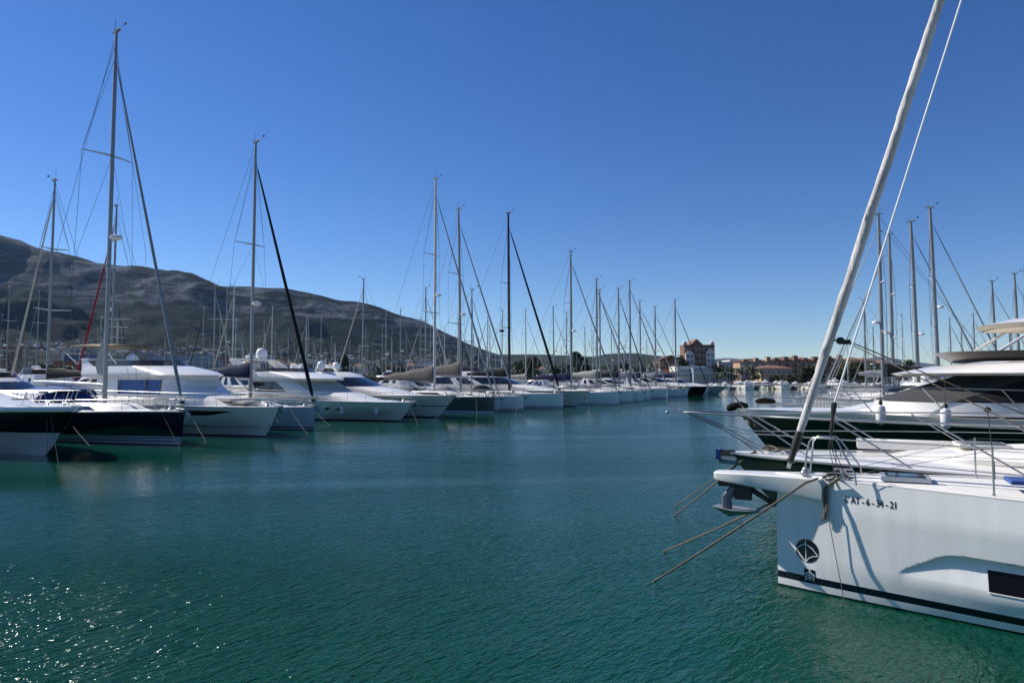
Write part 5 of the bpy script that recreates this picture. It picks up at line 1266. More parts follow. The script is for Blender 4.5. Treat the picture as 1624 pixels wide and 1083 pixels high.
mb.grid(rows, 'sail_white', close=True, flip=True); mb.add(rows[0], [tuple(range(18))], 'sail_white'); mb.add(rows[-1], [tuple(range(18))[::-1]], 'sail_white')
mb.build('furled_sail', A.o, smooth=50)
mb = MB(); mb.tube([a0, a0 + dr * .10], .03, 'steel', 8); mb.tube([a0 + dr * .08, a0 + dr * .12, a0 + dr * .14, a0 + dr * .28, a0 + dr * .30], [.03, .075, .045, .05, .07], 'rubber', 14)
mb.tube([a0 + dr * .28, a0 + dr * .36, a0 + dr * .60], [.045, .06, .062], 'rubber', 12)
mb.build('furler_drum', A.o)
mb = MB(); mb.tube([a0 + dr * (LEN - .8), a0 + dr * (LEN + .3)], .015, 'wire', 5); mb.build('forestay', A.o)
top = a0 + dr * LEN; 
mb = MB(); mb.tube([(top.x - .15, 0, 2.1), (top.x - .25, 0, 12), (top.x - .2, 0, top.z + 1.2)], [.13, .13, .09], 'alu', 12, flat=.65); mA = mb.build('mast', A.o)
for zz_, ln in ((7.5, 1.5), (13, 1.2)):
    for s in (1, -1):
        mb = MB(); mb.tube([(top.x - .2, 0, zz_), (top.x - .6, s * ln, zz_ + .1)], [.05, .025], 'aluwhite', 6, flat=.5); mb.build('spreader', mA)
mb = MB()
for s in (1, -1): mb.tube([(top.x - .5, s * 2.0, 1.6), (top.x - .6, s * 1.5, 7.6), (top.x - .6, s * 1.2, 13.1), (top.x - .2, 0, top.z)], .007, 'wire', 5)
mb.build('rigging', A.o)
mb = MB(); mb.tube([(top.x - .4, 0, 3.2), (top.x - 5.6, 0, 3.4)], .1, 'alu', 8); bA = mb.build('boom', A.o)
# halyard clipped to the pulpit
hx0, hz0 = A.xz(1323, 640, .3); hx1, hz1 = A.xz(1525, 0, .3); d2 = (Vector((hx1, .3, hz1)) - Vector((hx0, .3, hz0)))
mb = MB(); p0 = Vector((hx0, .3, hz0)); mb.tube([p0, p0 + d2 * 2.2], .0135, 'line_white', 8)
hal = mb.build('halyard', A.o)
lx, lz = A.xz(1318, 688, .3)
mb = MB(); e = Vector((lx, .3, lz)); mb.tube([p0 + d2 * .004, p0, p0.lerp(e, .3), p0.lerp(e, .42), p0.lerp(e, .8), e], [.02, .042, .034, .018, .032, .02], 'rubber', 8); mb.build('snap_shackle', hal)
l2x, l2z = A.xz(1300, 738)
for k in range(3):
    mb = MB(); mb.tube([e, (lerp(lx, l2x, .2) - .03 * k, .3 + .02 * k, 2.2), (lx - .05 - .07 * k, .3 + .04 * k, 1.74)], .006, 'rope_dark', 5); mb.build('tail_line', hal)
# pulpit
def an_(px, py, y): x, z = A.xz(px, py, y); return Vector((x, y, z))
for s, pts in ((1, [(1276, 754, .36), (1279, 720, .36), (1284, 700, .36), (1291, 694, .37), (1322, 695, .48), (1328, 700, .49), (1356, 752, .58), (1358, 770, .60)]),
               (-1, [(1285, 748, -.30), (1290, 700, -.30), (1297, 692, -.31), (1326, 692, -.44), (1334, 699, -.45), (1365, 740, -.53), (1366, 756, -.55)])):
    mb = MB(); P = [an_(*q) for q in pts]; mb.tube(P, .0135, 'steel', 8)
    mb.tube([an_(1277, 725, .36) if s == 1 else an_(1286, 722, -.30), an_(1343, 727, .54) if s == 1 else an_(1351, 722, -.49)], .010, 'steel', 6)
    mb.build('pulpit', A.o)
# stanchions and lifelines
for s, st_ in ((1, ((1577, 797, 718), (1800, 880, 770))), (-1, ((1548, 762, 699), (1690, 776, 706)))):
    prev = None; mb2 = MB(); start = [an_(1356, 752, .58), an_(1343, 727, .54)] if s == 1 else [an_(1365, 740, -.53), an_(1351, 722, -.49)]
    tops = []
    for px, py, pt_ in st_:
        y = 1.0
        for _ in range(12):
            x, z = A.xz(px, py, s * y); y = hA.deck_half(x) - .07
        mb = MB(); mb.tube([(x, s * y, hA.deck_z(x)), (x, s * y, hA.deck_z(x) + .62)], .0125, 'steel', 8); mb.tube([(x, s * y, hA.deck_z(x)), (x, s * y, hA.deck_z(x) + .06)], .02, 'steel', 8); mb.build('stanchion', A.o)
        tops.append((x, s * y, hA.deck_z(x)))
    for k, hh in enumerate((.61, .32)):
        mb2.tube([start[k]] + [(t[0], t[1], t[2] + hh) for t in tops] + [(-13, s * 1.9, 1.55 + hh)], .0038, 'wire', 5)
    mb2.build('lifeline', A.o)
    if s == 1: stA = tops[0]
# headsail sheets and clew block
ck = A.xz(1333, 541); cl = Vector((ck[0], .0, ck[1]))
mb = MB(); mb.tube([cl + Vector((.15, 0, .03)), cl], .014, 'rope_dark', 6)
mb.lathe(tuple(cl + Vector((0, 0, -.05))), [(.02, 0), (.055, .02), (.06, .06), (.045, .10), (.02, .11)], 'rubber', 10); mb.box(cl + Vector((-.07, 0, -.015)), (.14, .07, .07), 'rubber'); bk = mb.build('clew_block', A.o)
e1 = an_(1600, 647, .3); e2 = an_(1590, 662, 1.15)
mb = MB(); mb.tube([cl + Vector((-.1, .02, 0)), e1, e1 + (e1 - cl) * .8], .0085, 'rope', 6); mb.tube([cl + Vector((-.1, 0, -.03)), e2, e2 + (e2 - cl) * .5], .0085, 'rope', 6); mb.build('sheet', A.o)
mb = MB(); r_ = an_(1566, 650, stA[1] - .05); mb.tube([(stA[0], stA[1], stA[2] + .62), r_], .006, 'rope_dark', 5); mb.lathe((r_.x, r_.y, r_.z - .03), [(.01, 0), (.04, .015), (.04, .05), (.01, .07)], 'rubber', 8); mb.build('lead_line', A.o)
# deck details
x, z = A.xz(1418, 768, .1)
mb = MB(); mb.box((-1.75, .12, hA.deck_z(-1.75) + .085), (.62, .5, .06), 'gelgrey'); mb.box((-1.75, .12, hA.deck_z(-1.75) + .12), (.5, .4, .012), 'glass'); mb.build('anchor_locker_hatch', A.o, smooth=0)
coachroof(A.o, hA, -3.0, -8.6, .34, .64)
for xx, yy in ((-3.9, .0),):
    mb = MB(); z = hA.deck_z(xx) + .25; mb.box((xx, yy, z + .02), (.62, .62, .07), 'canvas_blue'); mb.box((xx + .0, yy + .1, z + .12), (.34, .3, .14), 'perspex'); mb.build('deck_hatch', A.o, smooth=0)
mb = MB(); mb.box((-3.75, .55, hA.deck_z(-3.75) + .21), (1.7, .5, .05), 'canvas_blue'); mb.build('hatch_cover', A.o, smooth=0)
for s in (1, -1):
    mb = MB(); x = -.95; y = s * (hA.deck_half(x) - .10); z = hA.deck_z(x) + .03
    mb.tube([(x + .14, y, z + .07), (x - .14, y, z + .07)], .018, 'steel', 8); mb.box((x, y, z + .03), (.09, .03, .07), 'steel'); mb.build('cleat', A.o)
    mb = MB(); x = -.42; y = s * .20; mb.lathe((x, y, 1.73), [(.05, 0), (.06, .03), (.045, .07), (.02, .085)], 'steel', 10); mb.build('fairlead', A.o)
# hull window
mb = MB()
for s in (1, -1):
    rows = []
    for i in range(14):
        xw = lerp(a_hit(1568, 915)[0], -6.3, i / 13); r = []
        for z in (.50, .59, .68, .765):
            r.append((xw, s * (a_half(xw, z) - recess(xw, z) + .006), z))
        rows.append(r)
    mb.grid(rows, 'winblack', flip=(s == 1))
mb.build('hull_window', A.o, smooth=60)
mb = MB()
for s in (1,):
    mb.tube([(xw, s * (a_half(xw, .49) - recess(xw, .49) + .004), .488) for xw in [lerp(a_hit(1568, 915)[0], -6.3, i / 13) for i in range(14)]], .007, 'gel', 5)
mb.build('window_sill', A.o)
# lettering and emblems on the port bow, following the hull skin
def on_skin(x, z, off=.004): return (x, a_half(x, z) - recess(x, z) + off, z)
def skin_frame(px, py):
    x, y, z = a_hit(px, py); return x, z
# arc length factor (hull skin is oblique to the centreline)
def skin_k(x, z): dy = (a_half(x - .05, z) - a_half(x, z)) / .05; return 1 / math.sqrt(1 + dy * dy)
cu = bpy.data.curves.new('lettering', 'FONT'); cu.body = "6' AT - 6 - 34 - 21"; cu.size = .168; cu.space_character = .98; cu.offset = .0035; cu.resolution_u = 3
to = bpy.data.objects.new('lettering', cu); C.objects.link(to)
dg = bpy.context.evaluated_depsgraph_get(); me = bpy.data.meshes.new_from_object(to.evaluated_get(dg)); bpy.data.objects.remove(to)
x0, z0_ = skin_frame(1339, 796); x1, z1_ = skin_frame(1421, 806)
xs = [v.co.x for v in me.vertices]; w0 = max(xs) - min(xs); L0 = (x0 - x1); kk = skin_k((x0 + x1) / 2, 1.45)
for v in me.vertices:
    u = (v.co.x - min(xs)) / w0; xx = lerp(x0, x1, u); z = lerp(z0_, z1_, u) + v.co.y * .80 * (L0 / kk / w0) ** .0 - .005
    v.co = Vector(on_skin(xx, z, .005))
me.materials.clear(); me.materials.append(M['letter']); to = bpy.data.objects.new('registration_lettering', me); C.objects.link(to); to.parent = A.o
def skin_poly(pts, m, off, mb):            # pts in metres around a centre on the skin
    mb.add([on_skin(x, z, off) for x, z in pts], [tuple(range(len(pts)))], m)
def skin_strip(path, wd, m, off, mb):
    for i in range(len(path) - 1):
        (xa, za), (xb, zb) = path[i], path[i + 1]; dx_, dz_ = xb - xa, zb - za; l = math.hypot(dx_, dz_) or 1; nx, nz_ = -dz_ / l * wd / 2, dx_ / l * wd / 2
        mb.add([on_skin(*q, off) for q in ((xa + nx, za + nz_), (xb + nx, zb + nz_), (xb - nx, zb - nz_), (xa - nx, za - nz_))], [(3, 2, 1, 0)], m)
cx, cz = skin_frame(1280, 873); kx = skin_k(cx, cz); rr = .175
mb = MB(); ringp = [(cx - rr * kx * math.cos(a), cz + rr * math.sin(a)) for a in [2 * math.pi * i / 32 for i in range(32)]]
for i in range(32): mb.add([on_skin(cx, cz, .004), on_skin(*ringp[i], .004), on_skin(*ringp[(i + 1) % 32], .004)], [(0, 1, 2)], 'navy')
emb = mb.build('emblem_disc', A.o, smooth=60)
mb = MB(); E = lambda u, v: (cx - u * rr * kx, cz + v * rr)
skin_strip([E(-.12, 1.0), E(-.12, -.98)], .011, 'gel', .007, mb)
skin_strip([E(-.12, .60), E(-.55, .35), E(-.97, .05)], .011, 'gel', .007, mb); skin_strip([E(-.12, .60), E(.45, .25), E(.90, -.25)], .011, 'gel', .007, mb)
skin_strip([E(-.97, .05), E(-.62, -.38), E(-.12, -.95)], .011, 'gel', .007, mb); skin_strip([E(.93, -.30), E(.5, -.38), E(.12, -.60), E(-.12, -.95)], .011, 'gel', .007, mb)
skin_strip([E(-.80, -.15), E(-.6, -.55), E(-.12, -.95)], .009, 'gel', .007, mb)
mb.build('emblem_lines', emb, smooth=0)
ex, ez = skin_frame(1284, 911); mb = MB(); q = .082
for i in range(4): 
    u0, u1 = -1 + i * .5, -.5 + i * .5
    mb.add([on_skin(ex - u * q * kx, ez + v * q, .005) for u, v in ((u0, -1), (u1, -1), (u1, 1), (u0, 1))], [(0, 1, 2, 3)], 'navy')
em2 = mb.build('square_emblem', A.o, smooth=0)
mb = MB(); E = lambda u, v: (ex - u * q * kx, ez + v * q)
skin_strip([E(0, 1), E(0, -1)], .014, 'gel', .008, mb)
for v in (-.7, -.2, .3): skin_strip([E(0, v + .35), E(-.9, v - .35)], .012, 'gel', .008, mb); skin_strip([E(0, v + .35), E(.9, v - .35)], .012, 'gel', .008, mb)
mb.build('square_emblem_lines', em2, smooth=0)
# ropes of the foreground boat
rope([A.w(-.62, .42, 1.73), A.w(-.45, .46, 1.66), on_z(1020, 932, -.12)], .0165, 'thick tan mooring rope from foreground deck edge, lowest and longest in water', sag=.008, group='mooring ropes of the foreground boat')
rope([A.w(.03, .03, 1.28), on_z(1038, 880, -.12)], .0165, 'tan mooring rope from the foreground stem below the anchor', sag=.008, group='mooring ropes of the foreground boat')
random.seed(3)
def w_on(x, y, z): return A.w(x, y, z)
mb = MB()
for k in range(14):
    a = random.uniform(0, 6.28); P = []
    for i in range(9):
        t = i / 8; P.append(A.w(-.74 - .26 * t * random.uniform(.5, 1.2) + .06 * math.cos(a + t * 5), .34 - .12 * t + .07 * math.sin(a + t * 4), 1.74 + .04 * math.sin(t * 3.1) + .03 * math.sin(a * 3 + t * 5) * (1 - t)))
    mb.tube(P, .012 if k < 6 else .006, 'rope', 6)
tag(mb.build('rope_bundle'), 'frayed tan rope tangle heaped on the foreground boat deck edge', 'rope')
def hang(px0, py0, px1, py1, off, r, lab, m='rope', n=10):
    P = []
    for i in range(n + 1):
        t = i / n; px, py = lerp(px0, px1, t), lerp(py0, py1, t); x, y, z = a_hit(px, py); P.append(A.w(x, y + off + .012 * math.sin(t * 9), z))
    return P
P = [A.w(-.86, .40, 1.77), A.w(-.9, .50, 1.76)] + hang(1309, 772, 1308, 822, .045, .015, '')
mb = MB(); mb.tube(P, [.022 + .006 * math.sin(i * 2.1) for i in range(len(P))], 'rope', 8)
P = hang(1312, 770, 1311, 810, .06, .015, ''); mb.tube(P, .016, 'rope', 7); P = hang(1311, 808, 1303, 824, .05, .012, ''); mb.tube(P, .013, 'rope', 6)
tag(mb.build('rope'), 'doubled knotted rope end hanging down the foreground white bow', 'rope')
P = [A.w(*( (lambda h: (h[0], h[1] + .09, h[2]))(a_hit(1311, 805)) ))]
for i in range(1, 12):
    t = i / 11; x, y, z = a_hit(lerp(1311, 1334, t), lerp(805, 925, t)); P.append(A.w(x, y + lerp(.09, .05, t), z))
P.append(on_z(1341, 968, -.1)); mb = MB(); mb.tube(P, .006, 'rope', 5); tag(mb.build('rope'), 'thin brown line running down the foreground white hull into water', 'rope')

M['cushion'] = mat('brown black canvas', (.018, .014, .012), .8, spec=.1, bump=.5, bscale=12)
# ------------------------------------------------------------ B: open motor yacht beside it
fB = (-.91, .415); tipB = (4.42, 14.0); rkB = 1.7
Bt = Boat('motor_yacht', 'motor yacht with wide white foredeck and long steel bow rail behind foreground sailboat', 'motor yacht', (tipB[0] - fB[0] * rkB, tipB[1] - fB[1] * rkB), math.atan2(fB[1], fB[0]))
hB = Hull(17, 4.9, 1.72, 1.62, HB_POWER, [(-.6, .02, .1, 'anti'), (-.2, .08, .6, 'anti'), (.04, .2, .86, 'darkgreen'), (.3, .34, .93, 'darkgreen'), (.55, .52, .955, 'darkgreen'), (.60, .58, .965, 'darkgreen'), (.85, .86, .99, 'darkgreen'), (.93, .95, 1.0, 'black'), (1.0, 1.0, 1.0, 'gel')], rkB, .8)
hB.make(Bt.o, 50); hB.deck(Bt.o, 'gel', .10, 0, .02, 40)
mb = MB()
for s in (1, -1): mb.tube(hB.rail_path(s, 0, 1, 50, -.02, -.01), .02, 'steel', 6)
mb.build('rub_rail', Bt.o)
stack(Bt.o, [(1.70, -.7, -12, 1.15, 4.6), (1.86, -1.5, -12, 1.5, 4.4), (1.98, -2.6, -12, 1.55, 4.2), (2.06, -3.8, -12, 1.5, 3.8)], lambda i, j: ('foredeck_trunk', 'deck' if i == 2 else 'gel'), cap='foredeck_trunk', capm='deck', pw=.8, m=14, k=10)
stack(Bt.o, [(2.0, -7.6, -14, 1.7, 3.0), (2.95, -10.4, -14, 1.4, 2.2), (3.05, -10.8, -14, 1.35, 2.1)], lambda i, j: ('windscreen', 'glass') if i == 0 and j < 16 else ('cabin', 'gel'), cap='roof', pw=.8)
for x in (-2.6, -5.6):
    mb = MB(); mb.box((x, 0, 2.02 if x > -3 else 2.13), (.75, .75, .06), 'gel'); mb.box((x, 0, 2.055 if x > -3 else 2.165), (.62, .62, .02), 'glass'); mb.build('deck_hatch', Bt.o, smooth=0)
x, z = Bt.xz(1268, 690); mb = MB(); mb.box((-1.6, -.55, 1.93), (1.9, .5, .16), 'gel'); mb.build('deck_locker', Bt.o, smooth=0)
def b_(px, py, y): x, z = Bt.xz(px, py, y); return Vector((x, y, z))
# bow rail: projects forward of the stem
for s in (1, -1):
    nose = Vector((2.55, s * .16, 2.50)); top = []
    for i in range(26):
        x = lerp(1.6, -9, i / 25); t = hB.tx(x); y = hB.deck_half(x) - .10; top.append(Vector((x, s * max(.42, y), 2.47 + .02 * i / 25 + (.0 if s == 1 else .02))))
    mb = MB(); mb.tube([nose + Vector((0, 0, 0)), nose + Vector((-.12, s * .06, .01)), Vector((2.0, s * .34, 2.49))] + top, .0165, 'steel', 8); br = mb.build('bow_rail', Bt.o)
    mb = MB(); mb.tube([Vector((1.75, s * .30, 2.22))] + [Vector((p.x - .2, p.y, 2.12)) for p in top], .010, 'steel', 6); mb.build('mid_rail', br)
    mb = MB(); mb.tube([nose, Vector((1.9, s * .24, 2.25)), Vector((1.45, s * .22, 1.98)), Vector((1.15, s * .28, 1.74))], .012, 'steel', 8); mb.tube([nose + Vector((-.1, 0, -.05)), Vector((1.8, s * .20, 2.18)), Vector((1.0, s * .34, 1.74))], .012, 'steel', 8); mb.build('post', br)
    for xb in (.15, -1.35, -2.85, -4.35, -5.85, -7.4):
        y = hB.deck_half(xb) - .14; xt = xb + 1.15; yt = max(.42, hB.deck_half(min(xt, 1.6)) - .10)
        mb = MB(); mb.tube([(xb, s * y, hB.deck_z(xb) + .02), (xt, s * yt, 2.47)], .0145, 'steel', 8); mb.tube([(xb, s * y, hB.deck_z(xb)), (xb, s * y, hB.deck_z(xb) + .03)], .03, 'steel', 8); mb.build('post', br)
mb = MB(); mb.tube([(2.55, .16, 2.50), (2.62, 0, 2.50), (2.55, -.16, 2.50)], .0165, 'steel', 8); mb.tube([(2.62, 0, 2.5), (2.95, 0, 2.49), (2.95, 0, 2.95)], .008, 'steel', 6); mb.lathe((2.95, 0, 2.46), [(.02, 0), (.035, .03), (.02, .06)], 'steel', 8); mb.build('flag_staff', Bt.o)
mb = MB(); mb.box((1.72, .0, 1.69), (.30, .26, .11), 'rubber', taper=.8); mb.box((1.90, .0, 1.66), (.10, .24, .2), 'canvas_blue', taper=.9); mb.build('anchor_cover', Bt.o)
mb = MB(); mb.box((1.45, 0, 1.62), (.9, .2, .08), 'steel'); mb.tube([(1.9, 0, 1.52), (1.2, 0, 1.45)], .04, 'steel', 8); mb.build('anchor_roller', Bt.o)
mb = MB()
for x, y in ((-.4, .55), (-5.2, 1.55)): mb.tube([(x + .2, y, 1.86), (x - .2, y, 1.86)], .02, 'steel', 6); mb.box((x + .06, y, 1.81), (.03, .03, .1), 'steel'); mb.box((x - .06, y, 1.81), (.03, .03, .1), 'steel')
mb.tube([(-4.2, .9, 2.12), (-4.35, .8, 2.24), (-6.2, .8, 2.26), (-6.35, .9, 2.12)], .016, 'steel', 6); mb.build('deck_handrail', Bt.o)
mb = MB()
for k in range(3):
    P = [Bt.w(1.0 - .5 * t + .05 * math.sin(9 * t + k), .15 + .22 * math.sin(t * 7 + k * 2), 1.80 + .02 * k + .02 * math.sin(t * 12)) for t in [i / 14 for i in range(15)]]; mb.tube(P, .016, 'rope', 6)
tag(mb.build('rope_bundle'), 'tan rope coiled on the tip of the wide white foredeck', 'rope')
rope([Bt.w(1.15, .30, 1.78), Bt.w(1.3, .34, 1.70), on_z(1063, 822, -.1)], .017, 'tan mooring rope from wide white foredeck, right strand of the pair', sag=.01, group='mooring ropes of the wide foredeck yacht')
rope([Bt.w(1.15, .30, 1.76), Bt.w(1.3, .34, 1.69), on_z(1066, 806, -.1)], .013, 'tan mooring rope from wide white foredeck, left strand of the pair', sag=.0, group='mooring ropes of the wide foredeck yacht')
for i, (px, py, lab) in enumerate(((1327, 744, 'black fender beside the furler drum of foreground sailboat'), (1576, 752, 'black ball fender behind the stanchion of the foreground sailboat'))):
    xx, zz__ = Bt.xz(px, py, 2.0); y = hB.deck_half(xx) + .20; p = Bt.w(xx, y, 1.25)
    fender(tuple(p), .19, .30, lab, m='rubber', group='black fenders between the two nearest right boats', line=.4)

M['screen'] = mat('dark smoked screen', (.016, .012, .012), .22, spec=.35)
# ------------------------------------------------------------ C: tall flybridge yacht
fC = (-.93, .37); tipC = (6.62, 20.3); rkC = 2.1
Ct = Boat('motor_yacht', 'big flybridge yacht with black mesh window covers and white hardtop at right', 'motor yacht', (tipC[0] - fC[0] * rkC, tipC[1] - fC[1] * rkC), math.atan2(fC[1], fC[0]))
hC = Hull(20, 5.3, 2.32, 2.0, HB_POWER, [(-.6, .02, .1, 'anti'), (-.2, .08, .6, 'anti'), (.04, .18, .86, 'darkgreen'), (.3, .30, .93, 'darkgreen'), (.50, .46, .955, 'darkgreen'), (.54, .5, .96, 'black'), (.72, .70, .98, 'black'), (.92, .93, .998, 'gel'), (1.0, 1.0, 1.0, 'gel')], rkC, .8)
hC.make(Ct.o, 44); hC.deck(Ct.o, 'gel', .10, 0, .02, 30); hC.rub(Ct.o, 'steel', .025, -.20)
c_ = lambda px, py, y: Ct.xz(px, py, y)
stack(Ct.o, [(2.25, -.2, -15, 1.5, 4.2), (2.52, -1.4, -15, 1.75, 4.0), (2.72, -2.8, -15, 1.8, 3.8)], lambda i, j: ('foredeck_trunk', 'gel'), cap='foredeck_trunk', pw=.8)
xf = c_(1388, 621, 0)[0]; xr = c_(1432, 598, 0)[0]
def nC(i, j):
    if i == 1 and j < 7: return ('windshield_cover', 'mesh')
    if i == 1: return ('side_windows', 'meshdark')
    return ('cabin', 'gel')
stack(Ct.o, [(2.30, xf + .05, -14, 2.15, 2.6), (2.62, xf, -14, 2.13, 2.6), (3.27, xf - 2.0, -14, 1.98, 2.2), (3.32, xf - 2.1, -14, 1.95, 2.2)], nC, cap='cabin', pw=.7)
stack(Ct.o, [(3.27, xr + .1, -15, 2.2, 2.9), (3.33, xr + .25, -15, 2.28, 3.0), (3.50, xr - .6, -15, 2.24, 3.0), (3.68, xr - 2.2, -15, 2.1, 2.4), (3.74, xr - 3.2, -15, 1.9, 1.8)], lambda i, j: ('flybridge', 'gel'), cap='flybridge', pw=.7)
xs_, zs_ = c_(1490, 562, .0)
stack(Ct.o, [(3.62, xs_ - .35, -13.5, 1.75, 1.7), (zs_ + .03, xs_ + .1, -13.5, 1.85, 1.9)], lambda i, j: ('flybridge_screen', 'screen') if j < 17 else None, open_top=True, back=False, pw=.7)
xh, zh = c_(1556, 518, 0)
stack(Ct.o, [(zh - .10, xh - .1, -14, 1.8, 1.6), (zh, xh + .05, -14, 1.9, 1.7), (zh + .13, xh - .5, -14, 1.8, 1.7), (zh + .18, xh - 1.2, -14, 1.6, 1.4)], lambda i, j: ('hardtop', 'cream' if i == 0 else 'gel'), cap='hardtop', pw=.7)
mb = MB(); cc = [(xh - .3, 0, zh - .1)]
mb.grid([[(xh - .15 - 1.6 * (1 - math.cos(math.pi / 2 * i / 8)), s * 1.75 * math.sin(math.pi / 2 * i / 8) ** .7, zh - .105) for s in (-1, 0, 1)] for i in range(9)] + [[(-13.9, -1.7, zh - .105), (-13.9, 0, zh - .105), (-13.9, 1.7, zh - .105)]], 'cream'); mb.build('hardtop_underside', Ct.o)
mb = MB()
for s in (1, -1):
    mb.tube([(xs_ - .9, s * 1.5, 3.8), (xh - .9, s * 1.35, zh - .08)], .035, 'aluwhite', 6); mb.tube([(xh - 1.0, s * 1.4, 3.8), (xh - 1.0, s * 1.4, zh - .08)], .035, 'steel', 6)
    mb.tube([(-12, s * 1.6, 3.7), (-12.4, s * 1.6, zh - .08)], .06, 'aluwhite', 6)
mb.build('hardtop_support', Ct.o)
for s in (1, -1):
    guard_rail(Ct.o, hC, hC, s, .01, .62, 9, .70, 2, .015, .015, .16, posts_lean=.55, name='bow_rail')
mb = MB(); mb.tube([(1.75, -.05, 2.36), (1.8, -.05, 2.38), (1.95, -.04, 2.40), (2.2, -.02, 2.36), (2.3, 0, 2.30), (2.34, 0, 2.26)], [.03, .09, .12, .12, .09, .03], 'cushion', 12); mb.tube([(1.0, -.45, 2.50), (1.06, -.44, 2.52), (1.3, -.42, 2.54), (1.5, -.4, 2.52), (1.56, -.4, 2.50)], [.03, .07, .09, .07, .03], 'cushion', 12); mb.build('bow_cushion', Ct.o)
mb = MB()
for x, y in ((.6, .3), (-.2, -.5), (-1.0, .7)):
    mb.tube([(x + .25, y, 2.45), (x + .2, y, 2.62), (x - .2, y, 2.62), (x - .3, y, 2.45)], .02, 'steel', 6)
mb.build('deck_handle', Ct.o)
for i, (px, py) in enumerate(((1397, 657), (1500, 663))):
    xx, zz__ = Ct.xz(px, py, 2.2); y = hC.deck_half(xx) + .17; xx, zz__ = Ct.xz(px, py, y)
    fender(tuple(Ct.w(xx, y, zz__)), .115, .26, ('left' if i == 0 else 'right') + ' of two white fenders hanging on the big flybridge yacht', group='white fenders on the flybridge yacht', line=.75, tip='rubber')

# ------------------------------------------------------------ further boats of the right row
AR = R(150.5); UR = Vector((.495, .869, 0)); GR = 'boats further along the right row'
names_r = ['white motor yacht directly behind the big flybridge yacht', 'second white motor yacht behind the big flybridge yacht', 'third motor yacht along the right row', 'fourth motor yacht along right row, grey hull', 'fifth motor yacht along the right row']
for i in range(5):
    p = Vector((10.3, 29.5, 0)) + UR * (5.0 * i) + Vector((.9, -.4, 0)) * 1.6
    sport(names_r[i], None, [15, 13, 14, 13, 12][i], 4.3, [1.45, 1.35, 1.4, 1.35, 1.3][i], ['gel', 'gel', 'navy', 'gelgrey', 'gel'][i], dark=['glass', 'meshdark', 'glass', 'sail_navy', 'glass'][i], pos=p, ang=AR, rake=1.6, group=GR)
def rsail(label, px, ytop, y, flip, L=14, **kw):
    d = ray(px, ytop); x = d.x / d.y * y; ang = AR if flip else AL; f = Vector((math.cos(ang), math.sin(ang), 0))
    pos = Vector((x, y, 0)) + f * (.42 * L)
    return sailboat(label, None, None, ytop, L=L, pos=pos, ang=ang, mastx=-.42 * L, rake=.2, group=GR, **kw)
rk = lambda **k: dict(dict(mr=.15, wire=.013, sw=1.2, sprd=((.35, 1.2), (.62, 1.1))), **k)
rsail('sailboat at right with tall white mast nearest the furled white sail', 1393, 340, 56, True, sprayc='canvas_grey', boot='gelgrey', rigkw=rk(mm='alu', stay='sail_cream', stay_r=.055, radar=.40, boom_cover='sail_black'))
rsail('sailboat at right, second mast from the furled white sail', 1410, 372, 61, True, sprayc='canvas_grey', boot='gelgrey', rigkw=rk(stay='sail_grey', stay_r=.07, radar=.38, boom_cover='sail_navy', rake=.0))
rsail('sailboat at right with stout grey mast and stay sloping right', 1449, 351, 64, False, sprayc=None, boot='gelgrey', rigkw=rk(mr=.17, stay='sail_grey', stay_r=.075, radar=.34, rake=.015))
rsail('sailboat at right with tallest grey mast above black mesh windscreen', 1480, 329, 63, False, sprayc=None, boot='gelgrey', rigkw=rk(mr=.17, stay='sail_grey', stay_r=.075, radar=.46, rake=.015))
rsail('sailboat with short slim mast between the furled white sail and white mast', 1370, 476, 98, True, L=12, sprayc=None, boot='gelgrey', rigkw=rk(mr=.14, stay='sail_grey', stay_r=.07))
rsail('sailboat whose mast stands under the white hardtop edge', 1576, 446, 82, False, L=12, sprayc=None, boot='gelgrey', rigkw=rk(mr=.15, stay='sail_grey', stay_r=.06, rake=.015))
rsail('sailboat whose mast is second from the right edge', 1612, 434, 80, False, L=12, sprayc=None, boot='gelgrey', rigkw=rk(mr=.15, stay='sail_grey', stay_r=.06, rake=.015))
rsail('sailboat whose mast is at the right edge of photo', 1629, 430, 78, False, L=12, sprayc=None, boot='gelgrey', rigkw=rk(mr=.15, stay='sail_grey', stay_r=.06, rake=.015))

